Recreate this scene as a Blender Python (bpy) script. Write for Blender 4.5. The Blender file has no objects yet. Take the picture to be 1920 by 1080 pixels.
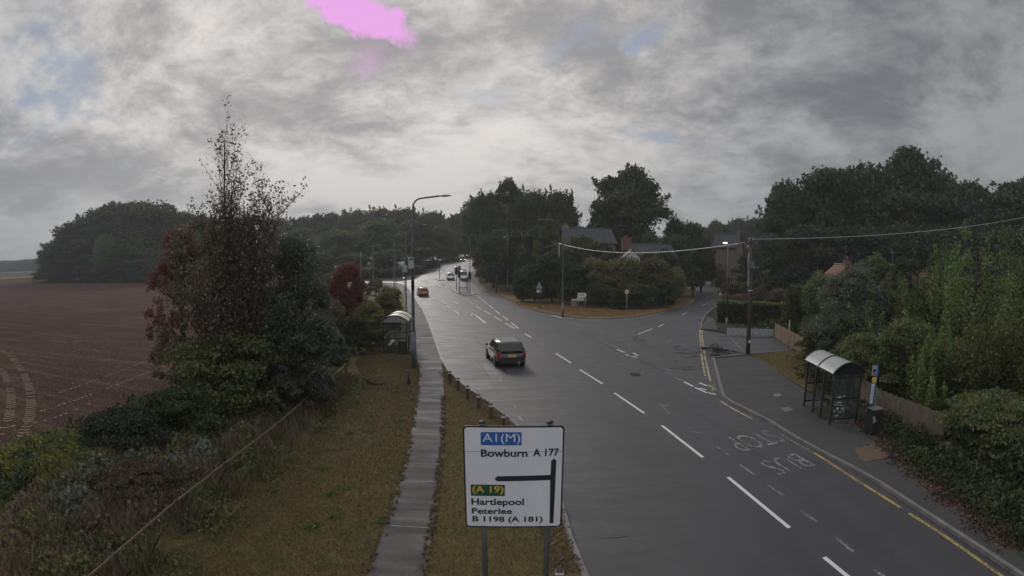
import bpy, bmesh, math, random
import numpy as np
from mathutils import Vector, Matrix
from mathutils.geometry import tessellate_polygon
SC = bpy.context.scene
COL = SC.collection
random.seed(7)
# ------------------------------------------------------------------ camera (wide lens of a roadside camera)
FPX, CH, PITCH = 1010.0, 6.8, math.radians(3.0)
cd = bpy.data.cameras.new('camera'); cam = bpy.data.objects.new('camera', cd); COL.objects.link(cam)
cam.location = (0, 0, CH); cam.rotation_euler = (math.radians(90) - PITCH, 0, 0)
cd.type = 'PANO'; cd.clip_start = 0.1; cd.clip_end = 6000
cd.sensor_width = 36.0; cd.sensor_fit = 'HORIZONTAL'
cd.panorama_type = 'FISHEYE_EQUISOLID'
cd.fisheye_lens = FPX / 1920 * 36.0
cd.fisheye_fov = math.pi
SC.camera = cam
# ------------------------------------------------------------------ terrain and view helpers
def lerp(a, b, t): return a + (b - a) * max(0, min(1, t))
KY = [(78, 0), (123, 1.1), (167, 6.2), (223, 10), (335, 13.4), (3300, 33)]
def rise(y):
    if y <= 78: return 0.0
    for (a, za), (b, zb) in zip(KY, KY[1:]):
        if y <= b: return za + (zb - za) * (y - a) / (b - a)
    return 33.0
def wx(x):
    if x < -11: return lerp(1, .2, (-11 - x) / 45)
    return lerp(1, .3, (x - 22) / 34)
def zg(x, y): return rise(y) * wx(x)
def ray(u, v):
    dx = u - 960; dy = 540 - v; r = math.hypot(dx, dy) or 1e-6; t = 2 * math.asin(r / 2 / FPX)
    a = math.sin(t) * dx / r; b = math.sin(t) * dy / r; c = math.cos(t)
    return a, b * math.sin(PITCH) + c * math.cos(PITCH), b * math.cos(PITCH) - c * math.sin(PITCH)
def G(u, v, zo=0.0):
    """ground point seen at photo pixel (u, v)"""
    d = ray(u, v); t = 3.0; pt = 0.0
    while t < 2500:
        if CH + d[2] * t < zg(d[0] * t, d[1] * t) + zo:
            lo, hi = pt, t
            for _ in range(24):
                m = (lo + hi) / 2
                if CH + d[2] * m < zg(d[0] * m, d[1] * m) + zo: hi = m
                else: lo = m
            return Vector((d[0] * hi, d[1] * hi, CH + d[2] * hi))
        pt = t; t *= 1.015
    raise ValueError((u, v))
def P(u, v, Y):
    d = ray(u, v); t = Y / d[1]
    return Vector((d[0] * t, Y, CH + d[2] * t))
# ------------------------------------------------------------------ world: broken cloud, weak low sun ahead
SUN = Vector(ray(672, 20)).normalized()
sun_el = math.asin(SUN.z); sun_az = math.atan2(SUN.x, SUN.y)
world = bpy.data.worlds.new('World'); SC.world = world; world.use_nodes = True
wn = world.node_tree; wn.nodes.clear()
def N(t, **k):
    n = NT.nodes.new(t)
    for a, b in k.items(): setattr(n, a, b)
    return n
def L(a, b): NT.links.new(a, b)
def setin(sock, v):
    if hasattr(v, 'is_linked') or isinstance(v, bpy.types.NodeSocket): L(v, sock)
    else: sock.default_value = v
def M(op, a, b=None, c=None, clamp=False):
    n = N('ShaderNodeMath', operation=op, use_clamp=clamp); setin(n.inputs[0], a)
    if b is not None: setin(n.inputs[1], b)
    if c is not None: setin(n.inputs[2], c)
    return n.outputs[0]
def VM(op, a, b=None):
    n = N('ShaderNodeVectorMath', operation=op); setin(n.inputs[0], a)
    if b is not None: setin(n.inputs[1], b)
    return n.outputs['Value'] if op in ('DOT_PRODUCT', 'LENGTH', 'DISTANCE') else n.outputs[0]
def MIX(f, a, b, blend='MIX'):
    n = N('ShaderNodeMix', data_type='RGBA', blend_type=blend); setin(n.inputs[0], f)
    setin(n.inputs[6], a if not isinstance(a, tuple) else (*a, 1)[:4]); setin(n.inputs[7], b if not isinstance(b, tuple) else (*b, 1)[:4])
    return n.outputs[2]
def MR(v, a, b, c=0.0, d=1.0, smooth=False):
    n = N('ShaderNodeMapRange', clamp=True)
    if smooth: n.interpolation_type = 'SMOOTHSTEP'
    setin(n.inputs[0], v); n.inputs[1].default_value = a; n.inputs[2].default_value = b
    n.inputs[3].default_value = c; n.inputs[4].default_value = d
    return n.outputs[0]
def NOISE(vec, scale, detail=4, rough=.55, dist=0.0, col=False):
    n = N('ShaderNodeTexNoise'); n.inputs['Scale'].default_value = scale; n.inputs['Detail'].default_value = detail
    n.inputs['Roughness'].default_value = rough; n.inputs['Distortion'].default_value = dist
    if vec is not None: L(vec, n.inputs['Vector'])
    return n.outputs['Color' if col else 0]
NT = wn
tc = N('ShaderNodeTexCoord'); D = tc.outputs['Generated']
sp = N('ShaderNodeSeparateXYZ'); L(D, sp.inputs[0])
zz = M('ADD', M('MAXIMUM', sp.outputs[2], 0.0), 0.24)
pl = N('ShaderNodeCombineXYZ'); L(M('DIVIDE', sp.outputs[0], zz), pl.inputs[0]); L(M('DIVIDE', sp.outputs[1], zz), pl.inputs[1]); pl.inputs[2].default_value = 4.3
pv = pl.outputs[0]
warp = VM('ADD', pv, VM('SCALE', VM('SUBTRACT', NOISE(pv, .9, 3, col=True), (.5, .5, .5))))
warp.node.inputs[1].links[0].from_node.inputs['Scale'].default_value = 0.42
n_big = NOISE(warp, 1.05, 7, .62)
n_mid = NOISE(warp, 2.6, 12, .70)
n_gap = NOISE(VM('ADD', warp, (7.3, 2.1, 0)), 1.15, 8, .6)
dens = MR(M('ADD', M('MULTIPLY', n_big, .5), M('ADD', M('MULTIPLY', n_mid, .36), M('MULTIPLY', NOISE(VM('ADD', pv, VM('SCALE', warp)), 4.5, 12, .72), .14))), .41, .60, smooth=True)
sdot = VM('DOT_PRODUCT', D, tuple(SUN))
glow = MR(sdot, .66, .98, smooth=True)
side = MR(sp.outputs[0], .05, .95, 1.0, .62)
cl = MIX(dens, (.45, .458, .47), (.195, .204, .228))
cl = MIX(M('MULTIPLY', glow, .85), cl, MIX(dens, (.80, .75, .71), (.34, .33, .33)))
hor = MR(sp.outputs[2], .0, .25, .55, 0)
cl = MIX(hor, cl, (.40, .405, .41))
cl = MIX(1.0, cl, VM('SCALE', (1, 1, 1)), 'MULTIPLY'); cl.node.inputs[7].links[0].from_node
scn = cl.node.inputs[7].links[0].from_node; L(side, scn.inputs['Scale'])
sky = N('ShaderNodeTexSky'); sky.sky_type = 'NISHITA'; sky.sun_disc = False
sky.sun_elevation = sun_el; sky.sun_rotation = sun_az; sky.air_density = 1.2; sky.dust_density = 1.5
skyc = MIX(1.0, sky.outputs[0], (.085, .085, .085), 'MULTIPLY')
skyc = MIX(.75, skyc, (.20, .25, .35))
gap = MR(n_gap, .57, .65, 0, .75, smooth=True)
allc = MIX(gap, cl, skyc)
# bright break in the cloud at the sun, with pink sensor clipping painted in
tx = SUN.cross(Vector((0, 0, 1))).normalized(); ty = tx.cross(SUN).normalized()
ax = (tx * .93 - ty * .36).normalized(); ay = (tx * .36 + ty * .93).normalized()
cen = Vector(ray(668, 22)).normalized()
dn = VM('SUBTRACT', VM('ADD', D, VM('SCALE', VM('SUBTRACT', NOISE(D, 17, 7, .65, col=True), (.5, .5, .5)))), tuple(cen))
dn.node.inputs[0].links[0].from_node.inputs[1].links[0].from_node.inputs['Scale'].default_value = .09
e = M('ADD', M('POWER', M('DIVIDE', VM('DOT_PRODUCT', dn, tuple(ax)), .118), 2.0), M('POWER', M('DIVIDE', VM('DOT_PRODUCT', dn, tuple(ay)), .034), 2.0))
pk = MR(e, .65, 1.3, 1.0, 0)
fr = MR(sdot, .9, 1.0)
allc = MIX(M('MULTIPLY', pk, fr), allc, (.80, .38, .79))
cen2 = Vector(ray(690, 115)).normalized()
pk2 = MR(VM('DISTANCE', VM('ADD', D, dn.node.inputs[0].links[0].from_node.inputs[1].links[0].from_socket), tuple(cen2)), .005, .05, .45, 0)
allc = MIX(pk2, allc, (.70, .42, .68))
back = M('ADD', MR(sp.outputs[1], .25, -.5, 1.0, 1.9), MR(sp.outputs[2], .6, 1.0, 0, .5))  # sky raised behind the camera and overhead, added as fill for the ground
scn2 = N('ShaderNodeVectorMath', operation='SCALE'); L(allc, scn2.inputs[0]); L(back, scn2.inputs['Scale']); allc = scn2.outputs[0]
low = MR(sp.outputs[2], -.02, .0)
allc = MIX(low, (.03, .03, .03), allc)
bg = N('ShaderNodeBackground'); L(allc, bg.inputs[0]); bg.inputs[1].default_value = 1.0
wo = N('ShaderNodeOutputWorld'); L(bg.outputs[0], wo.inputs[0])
sl = bpy.data.lights.new('sun', 'SUN'); sl.energy = 0.9; sl.angle = math.radians(14); sl.color = (1, .95, .88)
so = bpy.data.objects.new('sun', sl); COL.objects.link(so)
so.rotation_euler = (-SUN).to_track_quat('-Z', 'Y').to_euler()
SC.view_settings.view_transform = 'Standard'; SC.view_settings.look = 'None'; SC.view_settings.exposure = 0.12; SC.view_settings.gamma = 1
SC.cycles.max_bounces = 5; SC.cycles.diffuse_bounces = 2; SC.cycles.glossy_bounces = 3; SC.cycles.transparent_max_bounces = 8
# ------------------------------------------------------------------ materials
MATS = {}
def newmat(name):
    global NT
    m = bpy.data.materials.new(name); m.use_nodes = True; NT = m.node_tree; NT.nodes.clear()
    b = N('ShaderNodeBsdfPrincipled'); o = N('ShaderNodeOutputMaterial'); L(b.outputs[0], o.inputs[0])
    MATS[name] = m
    return m, b
def vary(name, c1, c2, rough=.7, scale=3.0, bump=0.0, bscale=40, metal=0.0, spec=.5, detail=5, rlo=None, coat=0):
    m, b = newmat(name); g = N('ShaderNodeTexCoord').outputs['Object']
    n = NOISE(g, scale, detail)
    L(MIX(MR(n, .35, .65), c1, c2), b.inputs['Base Color'])
    b.inputs['Roughness'].default_value = rough; b.inputs['Metallic'].default_value = metal
    b.inputs['Specular IOR Level'].default_value = spec
    if coat: b.inputs['Coat Weight'].default_value = coat; b.inputs['Coat Roughness'].default_value = .08
    if rlo is not None: L(MR(NOISE(g, scale * .6, 3), .35, .65, rlo, rough), b.inputs['Roughness'])
    if bump:
        bp = N('ShaderNodeBump'); bp.inputs['Strength'].default_value = bump; bp.inputs['Distance'].default_value = .02
        L(NOISE(g, bscale, 3), bp.inputs['Height']); L(bp.outputs[0], b.inputs['Normal'])
    return m
def leafmat(name, c1, c2, c3=None, rough=.55, spec=.3, trans=.30):
    m, b = newmat(name)
    ge = N('ShaderNodeNewGeometry'); oi = N('ShaderNodeObjectInfo'); g = N('ShaderNodeTexCoord').outputs['Object']
    c = MIX(ge.outputs['Random Per Island'], c1, c2)
    if c3: c = MIX(M('MULTIPLY', MR(NOISE(g, 1.3, 3), .45, .62), .8), c, c3)
    hsv = N('ShaderNodeHueSaturation'); L(c, hsv.inputs['Color']); L(MR(oi.outputs['Random'], 0, 1, .7, 1.3), hsv.inputs['Value'])
    L(MR(oi.outputs['Random'], 0, 1, .485, .515), hsv.inputs['Hue'])
    L(hsv.outputs[0], b.inputs['Base Color']); b.inputs['Roughness'].default_value = rough; b.inputs['Specular IOR Level'].default_value = spec
    if trans:
        t = N('ShaderNodeBsdfTranslucent'); L(hsv.outputs[0], t.inputs[0]); mx = N('ShaderNodeMixShader'); mx.inputs[0].default_value = trans
        L(b.outputs[0], mx.inputs[1]); L(t.outputs[0], mx.inputs[2])
        L(mx.outputs[0], [n for n in NT.nodes if n.type == 'OUTPUT_MATERIAL'][0].inputs[0])
    return m
def asphalt(name, c1, c2, r1, r2, patch=.35, tint=None):
    m, b = newmat(name); g = N('ShaderNodeTexCoord').outputs['Object']
    fine = NOISE(g, 55, 4, .7); big = NOISE(g, .35, 5, .6)
    mp = N('ShaderNodeMapping'); L(g, mp.inputs[0]); mp.inputs['Scale'].default_value = (1.1, .09, 1)
    streak = NOISE(mp.outputs[0], .8, 5, .6)
    c = MIX(MR(big, .35, .65), c1, c2)
    c = MIX(MR(streak, .4, .7, 0, patch), c, tuple(x * 1.7 for x in c2))
    c = MIX(MR(NOISE(g, 7, 5, .7), .4, .7, 0, .30), c, tuple(x * 1.5 for x in c2))
    c = MIX(MR(NOISE(g, 22, 3, .7), .42, .62, 0, .55), c, tuple(x * .35 for x in c1))
    c = MIX(MR(fine, .3, .7, 0, .75), c, tuple(x * .35 for x in c1))
    L(c, b.inputs['Base Color'])
    mp2 = N('ShaderNodeMapping'); L(g, mp2.inputs[0]); mp2.inputs['Scale'].default_value = (.5, 2.2, 1)
    pud = NOISE(mp2.outputs[0], .7, 6, .65, .3)
    L(MR(pud, .38, .62, r1, r2), b.inputs['Roughness'])
    b.inputs['Specular IOR Level'].default_value = .5
    bp = N('ShaderNodeBump'); bp.inputs['Strength'].default_value = .6; bp.inputs['Distance'].default_value = .012
    L(NOISE(g, 120, 3), bp.inputs['Height']); L(bp.outputs[0], b.inputs['Normal'])
    return m
asphalt('asphalt', (.058, .058, .060), (.078, .075, .080), .42, .60)
asphalt('side_asphalt', (.055, .056, .058), (.088, .088, .092), .48, .62, .5)
asphalt('path_asphalt', (.054, .050, .050), (.074, .068, .066), .62, .82, .35)
def grassmat(name, ca, cb, cc):
    m, b = newmat(name); g = N('ShaderNodeTexCoord').outputs['Object']
    c = MIX(MR(NOISE(g, .45, 5, .6), .38, .62), ca, cb)
    c = MIX(MR(NOISE(g, 1.7, 5, .65), .48, .66, 0, .85), c, cc)
    c = MIX(MR(NOISE(g, 30, 4, .7), .35, .65, 0, .6), c, tuple(x * .35 for x in ca))
    L(c, b.inputs['Base Color']); b.inputs['Roughness'].default_value = .9; b.inputs['Specular IOR Level'].default_value = .15
    bp = N('ShaderNodeBump'); bp.inputs['Strength'].default_value = .8; bp.inputs['Distance'].default_value = .04
    L(NOISE(g, 25, 5, .7), bp.inputs['Height']); L(bp.outputs[0], b.inputs['Normal'])
grassmat('grass', (.13, .115, .042), (.19, .135, .06), (.22, .145, .07))
grassmat('dry_grass', (.24, .14, .05), (.32, .18, .07), (.10, .085, .03))
grassmat('rough_ground', (.030, .034, .018), (.055, .042, .026), (.07, .05, .035))
def soil():
    m, b = newmat('soil'); g = N('ShaderNodeTexCoord').outputs['Object']
    mp = N('ShaderNodeMapping'); L(g, mp.inputs[0]); mp.inputs['Scale'].default_value = (.05, .55, 1); mp.inputs['Rotation'].default_value = (0, 0, .12)
    st = NOISE(mp.outputs[0], 1.4, 8, .7, .4)
    c = MIX(MR(NOISE(g, .08, 6, .65), .35, .65), (.074, .034, .028), (.044, .022, .020))
    c = MIX(MR(st, .50, .66, 0, .75), c, (.17, .11, .07))
    c = MIX(MR(NOISE(g, 3.5, 6, .8), .48, .66, 0, .75), c, (.15, .095, .07))
    c = MIX(MR(NOISE(g, 22, 3, .7), .4, .7, 0, .6), c, (.025, .016, .015))
    L(c, b.inputs['Base Color']); b.inputs['Roughness'].default_value = .95; b.inputs['Specular IOR Level'].default_value = .1
    bp = N('ShaderNodeBump'); bp.inputs['Strength'].default_value = 1; bp.inputs['Distance'].default_value = .12
    L(NOISE(g, 5, 6, .75), bp.inputs['Height']); L(bp.outputs[0], b.inputs['Normal'])
soil()
def worn(name, col, lo, hi, scale=14):
    m, b = newmat(name); g = N('ShaderNodeTexCoord').outputs['Object']
    n = M('ADD', M('MULTIPLY', NOISE(g, scale, 5, .7), .65), M('MULTIPLY', NOISE(g, 1.2, 3), .35))
    b.inputs['Base Color'].default_value = (*col, 1); b.inputs['Roughness'].default_value = .55
    t = N('ShaderNodeBsdfTransparent'); mx = N('ShaderNodeMixShader'); L(MR(n, lo, hi), mx.inputs[0])
    L(b.outputs[0], mx.inputs[1]); L(t.outputs[0], mx.inputs[2])
    L(mx.outputs[0], [n_ for n_ in NT.nodes if n_.type == 'OUTPUT_MATERIAL'][0].inputs[0])
worn('line_white', (.62, .62, .60), .56, .70)
worn('line_faded', (.30, .30, .29), .43, .55)
worn('line_ghost', (.30, .30, .30), .36, .56)
worn('line_yellow', (.38, .28, .10), .47, .60)
worn('wet_tar', (.022, .022, .024), .46, .56, 5)
worn('line_cream', (.46, .39, .24), .48, .60)
vary('kerb_stone', (.19, .18, .17), (.12, .115, .11), .55, 2, .3)
vary('tar', (.012, .012, .013), (.02, .02, .02), .25, 3)
vary('black_metal', (.012, .012, .013), (.02, .019, .02), .4, 6)
vary('grey_metal', (.10, .105, .11), (.14, .145, .15), .45, 5, metal=.3)
vary('pale_metal', (.32, .33, .34), (.42, .43, .44), .4, 5, metal=.4)
vary('dark_column', (.035, .037, .038), (.06, .06, .06), .5, 4)
vary('pole_wood', (.045, .034, .027), (.075, .06, .05), .8, 3, .5)
vary('pole_wood_pale', (.16, .15, .13), (.22, .20, .18), .8, 3, .5)
vary('post_wood', (.05, .03, .022), (.08, .05, .035), .8, 6, .5)
vary('white_paint', (.62, .62, .60), (.50, .50, .48), .5, 8)
vary('sign_white', (.66, .66, .69), (.60, .60, .64), .45, 1.5)
vary('sign_black', (.012, .012, .02), (.016, .016, .024), .5, 3)
vary('sign_blue', (.02, .09, .33), (.025, .10, .35), .5, 3)
vary('sign_green', (.008, .07, .035), (.01, .08, .04), .5, 3)
vary('sign_yellow', (.55, .36, .05), (.6, .4, .06), .5, 3)
vary('sign_red', (.45, .02, .02), (.4, .02, .02), .5, 3)
vary('sign_grey', (.18, .18, .19), (.22, .22, .23), .5, 3)
vary('stone_wall', (.16, .12, .085), (.22, .165, .12), .85, 1.4, .5, 8)
vary('brick', (.11, .055, .042), (.15, .08, .06), .85, 2, .4, 12)
vary('slate', (.032, .034, .038), (.055, .057, .062), .6, 2, .5, 10)
vary('red_tile', (.13, .062, .045), (.19, .095, .065), .8, 2, .6, 9)
vary('fence_board', (.17, .135, .10), (.10, .08, .062), .85, 2.2, .5, 20)
vary('fence_board_light', (.24, .17, .11), (.17, .12, .08), .85, 2.2, .5, 20)
vary('rail_wood', (.13, .085, .065), (.19, .12, .095), .85, 4, .5)
vary('bark', (.035, .028, .022), (.065, .05, .04), .9, 3, .8, 10)
vary('bark_red', (.07, .03, .028), (.10, .045, .04), .9, 3, .5, 10)
vary('car_black', (.006, .006, .007), (.008, .008, .009), .28, 2, coat=1)
vary('car_orange', (.45, .17, .02), (.5, .2, .03), .3, 2, coat=1)
vary('car_white', (.60, .61, .62), (.66, .67, .68), .3, 2, coat=1)
vary('car_dark', (.03, .032, .04), (.04, .042, .05), .3, 2, coat=1)
vary('car_silver', (.20, .20, .21), (.26, .26, .27), .3, 2, coat=.5, metal=.3)
vary('car_roof_sky_sheen', (.42, .42, .43), (.48, .48, .49), .35, 2, coat=1)  # pale grey stands in for the sky reflected on the black car's roof
vary('glass_dark', (.012, .014, .017), (.016, .018, .02), .06, 2)
vary('rubber', (.010, .010, .010), (.016, .016, .016), .85, 8)
vary('tail_red', (.28, .01, .012), (.34, .012, .015), .2, 8)
vary('plate_yellow', (.50, .36, .04), (.55, .4, .05), .5, 8)
vary('roof_sheet', (.30, .30, .30), (.36, .36, .355), .35, 3)
vary('roof_cream', (.62, .56, .45), (.55, .50, .40), .4, 3)
vary('bin_black', (.014, .013, .014), (.022, .02, .02), .5, 6)
vary('graffiti', (.26, .25, .26), (.42, .41, .42), .6, 12)
vary('cover_brown', (.12, .075, .042), (.085, .058, .036), .8, 5, .4)
vary('litter_brown', (.16, .10, .065), (.08, .05, .035), .9, 5, .4)
def glassmat():
    m, b = newmat('clear_panel'); b.inputs['Base Color'].default_value = (.10, .11, .11, 1); b.inputs['Roughness'].default_value = .12
    t = N('ShaderNodeBsdfTransparent'); t.inputs[0].default_value = (.88, .90, .88, 1)
    mx = N('ShaderNodeMixShader'); mx.inputs[0].default_value = .16
    L(t.outputs[0], mx.inputs[1]); L(b.outputs[0], mx.inputs[2]); L(mx.outputs[0], [n for n in NT.nodes if n.type == 'OUTPUT_MATERIAL'][0].inputs[0])
glassmat()
def emit(name, c, s):
    m, b = newmat(name); b.inputs['Base Color'].default_value = (*c, 1); b.inputs['Emission Color'].default_value = (*c, 1); b.inputs['Emission Strength'].default_value = s
emit('lamp_lit', (1, 1, .98), 1.3); emit('headlight_lit', (1, .98, .92), 2.2)
leafmat('leaf_dark', (0.030, 0.045, 0.019), (0.068, 0.089, 0.035), (0.095, 0.101, 0.041))
leafmat('leaf_dark_blue', (.030, .042, .024), (.062, .078, .044), (.075, .078, .045))
leafmat('leaf_mid', (0.061, 0.084, 0.032), (0.115, 0.142, 0.054), (0.176, 0.162, 0.061))
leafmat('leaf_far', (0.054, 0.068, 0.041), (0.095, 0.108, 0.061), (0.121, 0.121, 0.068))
leafmat('leaf_olive', (0.101, 0.101, 0.041), (0.189, 0.162, 0.061), (0.121, 0.135, 0.054))
leafmat('leaf_light', (0.101, 0.155, 0.041), (0.176, 0.230, 0.061), (0.121, 0.162, 0.068))
leafmat('leaf_grey', (.085, .098, .072), (.15, .165, .125), (.085, .10, .06))
leafmat('leaf_red', (0.135, 0.041, 0.038), (0.230, 0.068, 0.061), (0.108, 0.081, 0.041))
leafmat('leaf_rust', (.13, .085, .062), (.20, .14, .10), (.11, .115, .07))
leafmat('leaf_yellow', (.10, .10, .025), (.17, .145, .035), (.05, .085, .03))
leafmat('blade_green', (.155, .112, .052), (.225, .158, .08), (.125, .118, .045), trans=0)
leafmat('blade_dry', (.20, .125, .06), (.32, .21, .11), (.08, .075, .035), trans=0)
leafmat('blade_brown', (.135, .098, .062), (.215, .16, .105), (.10, .09, .05), trans=0)
leafmat('blade_pink', (.17, .10, .082), (.25, .16, .13), (.13, .10, .07), trans=0)
leafmat('litter_leaf', (.10, .06, .04), (.20, .12, .08), (.06, .04, .03), trans=0)
# ------------------------------------------------------------------ mesh helpers
class MB:
    def __init__(s): s.v = []; s.f = []
    def add(s, v, f):
        o = len(s.v); s.v += [tuple(x) for x in v]; s.f += [tuple(i + o for i in q) for q in f]; return s
    def box(s, x0, y0, z0, x1, y1, z1):
        return s.add([(x0, y0, z0), (x1, y0, z0), (x1, y1, z0), (x0, y1, z0), (x0, y0, z1), (x1, y0, z1), (x1, y1, z1), (x0, y1, z1)],
                     [(3, 2, 1, 0), (4, 5, 6, 7), (0, 1, 5, 4), (1, 2, 6, 5), (2, 3, 7, 6), (3, 0, 4, 7)])
    def cbox(s, c, sx, sy, sz): return s.box(c[0] - sx / 2, c[1] - sy / 2, c[2] - sz / 2, c[0] + sx / 2, c[1] + sy / 2, c[2] + sz / 2)
    def tube(s, pts, rad, n=8, caps=True):
        pts = [Vector(p) for p in pts]
        if not hasattr(rad, '__len__'): rad = [rad] * len(pts)
        V = []; F = []; pr = None
        for i, p in enumerate(pts):
            t = (pts[min(i + 1, len(pts) - 1)] - pts[max(i - 1, 0)]).normalized()
            if pr is None: pr = t.orthogonal().normalized()
            a = (pr - t * pr.dot(t)).normalized(); pr = a; b = t.cross(a)
            for k in range(n):
                q = 2 * math.pi * k / n; V.append(p + (a * math.cos(q) + b * math.sin(q)) * rad[i])
        for i in range(len(pts) - 1):
            for k in range(n): F.append((i * n + k, i * n + (k + 1) % n, (i + 1) * n + (k + 1) % n, (i + 1) * n + k))
        if caps: F.append(tuple(range(n))[::-1]); F.append(tuple((len(pts) - 1) * n + k for k in range(n)))
        return s.add(V, F)
    def bar(s, a, b, w, h):
        a = Vector(a); b = Vector(b); t = (b - a).normalized(); up = Vector((0, 0, 1)) if abs(t.z) < .95 else Vector((0, 1, 0))
        r = t.cross(up).normalized() * w / 2; u = r.cross(t).normalized() * h / 2
        V = [q + i * r + j * u for q in (a, b) for i, j in ((-1, -1), (1, -1), (1, 1), (-1, 1))]
        return s.add(V, [(0, 1, 2, 3), (7, 6, 5, 4), (0, 4, 5, 1), (1, 5, 6, 2), (2, 6, 7, 3), (3, 7, 4, 0)])
    def prism(s, poly, z0, z1):
        n = len(poly); return s.add([(x, y, z0) for x, y in poly] + [(x, y, z1) for x, y in poly],
            [tuple(range(n))[::-1], tuple(range(n, 2 * n))] + [(i, (i + 1) % n, n + (i + 1) % n, n + i) for i in range(n)])
    def xf(s, mat):
        s.v = [tuple(mat @ Vector(p)) for p in s.v]; return s
    def build(s, name, mat, parent=None, smooth=False, bevel=0, sub=0):
        me = bpy.data.meshes.new(name); me.from_pydata(s.v, [], s.f); me.update()
        bm = bmesh.new(); bm.from_mesh(me); bmesh.ops.recalc_face_normals(bm, faces=bm.faces)
        if bevel:
            bmesh.ops.bevel(bm, geom=[e for e in bm.edges if e.calc_face_angle(0) > .5], offset=bevel, segments=2, affect='EDGES', clamp_overlap=True)
        bm.to_mesh(me); bm.free()
        return link(name, me, mat, parent, smooth, sub)
def link(name, me, mat, parent=None, smooth=False, sub=0):
    o = bpy.data.objects.new(name, me); COL.objects.link(o)
    me.materials.append(MATS[mat] if isinstance(mat, str) else mat)
    if smooth: me.shade_smooth()
    if sub:
        md = o.modifiers.new('sub', 'SUBSURF'); md.levels = sub; md.render_levels = sub
    if parent is not None: o.parent = parent
    return o
def tag(o, label, cat, group=None, kind=None):
    o['label'] = label; o['category'] = cat
    if group: o['group'] = group
    if kind: o['kind'] = kind
    return o
def struct(o, label=None):
    o['kind'] = 'structure'
    if label: o['label'] = label
    return o
def thing(name, label, cat, loc, rz=0, group=None):
    o = bpy.data.objects.new(name, None); COL.objects.link(o); o.location = loc; o.rotation_euler = (0, 0, rz); o.empty_display_size = .3
    return tag(o, label, cat, group)
def copy_tree(o, parent=None):
    c = o.copy(); COL.objects.link(c)
    if parent is not None: c.parent = parent
    for ch in [x for x in o.children]: copy_tree(ch, c)
    return c
CUTY = [60, 70, 78, 85, 92, 100, 108, 116, 123, 130, 137, 144, 152, 160, 167, 176, 190, 205, 223, 250, 290, 335, 500, 900]
CUTX = [-400, -200, -100, -56, -45, -34, -22, -11, 0, 11, 22, 28, 34, 40, 48, 56, 100, 200, 400]
def off(layer, y): return layer * (.004 + max(0, y - 55) * .0012)
def sheet(name, pts, mat, base=0.0, layer=0, skirt=0.0):
    pts = [Vector((p[0], p[1], 0)) for p in pts]
    bm = bmesh.new(); vs = [bm.verts.new(p) for p in pts]
    for t in tessellate_polygon([pts]):
        try: bm.faces.new([vs[i] for i in t])
        except ValueError: pass
    ys = [p.y for p in pts]; xs = [p.x for p in pts]
    if max(ys) > 60:
        for y in CUTY:
            if min(ys) < y < max(ys):
                bmesh.ops.bisect_plane(bm, geom=bm.verts[:] + bm.edges[:] + bm.faces[:], plane_co=(0, y, 0), plane_no=(0, 1, 0), dist=1e-4)
        for x in CUTX:
            if min(xs) < x < max(xs):
                bmesh.ops.bisect_plane(bm, geom=bm.verts[:] + bm.edges[:] + bm.faces[:], plane_co=(x, 0, 0), plane_no=(1, 0, 0), dist=1e-4)
    for v in bm.verts: v.co.z = zg(v.co.x, v.co.y) + base + off(layer, v.co.y)
    bmesh.ops.recalc_face_normals(bm, faces=bm.faces)
    if sum(f.normal.z for f in bm.faces) < 0: bmesh.ops.reverse_faces(bm, faces=bm.faces)
    if skirt:
        be = [e for e in bm.edges if len(e.link_faces) == 1]
        r = bmesh.ops.extrude_edge_only(bm, edges=be)
        for g_ in r['geom']:
            if isinstance(g_, bmesh.types.BMVert): g_.co.z -= skirt
    me = bpy.data.meshes.new(name); bm.to_mesh(me); bm.free()
    return link(name, me, mat)
def resample(pts, step):
    out = [Vector(pts[0])]
    for a, b in zip(pts, pts[1:]):
        a = Vector(a); b = Vector(b); n = max(1, int((b - a).length / step))
        out += [a.lerp(b, (i + 1) / n) for i in range(n)]
    return out
def smoothline(pts, it=2):
    pts = [Vector((p[0], p[1], 0)) for p in pts]
    for _ in range(it):
        q = [pts[0]]
        for a, b in zip(pts, pts[1:]): q += [a.lerp(b, .25), a.lerp(b, .75)]
        pts = q + [pts[-1]]
    return pts
def ribbon_mb(pts, w, base, layer, o=0.0, h=0.0, mb=None):
    """strip of width w following the ground along pts; with h it gets that depth (a kerb)"""
    pts = resample([Vector((p[0], p[1], 0)) for p in pts], 1.5); mb = mb or MB(); V = []
    for i, p in enumerate(pts):
        t = (pts[min(i + 1, len(pts) - 1)] - pts[max(i - 1, 0)]).normalized(); n = Vector((-t.y, t.x, 0))
        for s in (-.5, .5):
            q = p + n * (o + s * w); V.append((q.x, q.y, zg(q.x, q.y) + base + off(layer, q.y)))
    n = len(pts); F = [(2 * i, 2 * i + 1, 2 * i + 3, 2 * i + 2) for i in range(n - 1)]
    if h:
        k = len(V); V += [(x, y, z - h) for x, y, z in V]
        F += [(2 * i, 2 * i + 2, k + 2 * i + 2, k + 2 * i) for i in range(n - 1)] + [(2 * i + 1, k + 2 * i + 1, k + 2 * i + 3, 2 * i + 3) for i in range(n - 1)]
        F += [(0, k, k + 1, 1), (2 * n - 2, 2 * n - 1, k + 2 * n - 1, k + 2 * n - 2)]
    return mb.add(V, F)
def GP(px, zo=0.0): return [G(u, v, zo) for u, v in px]
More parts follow.
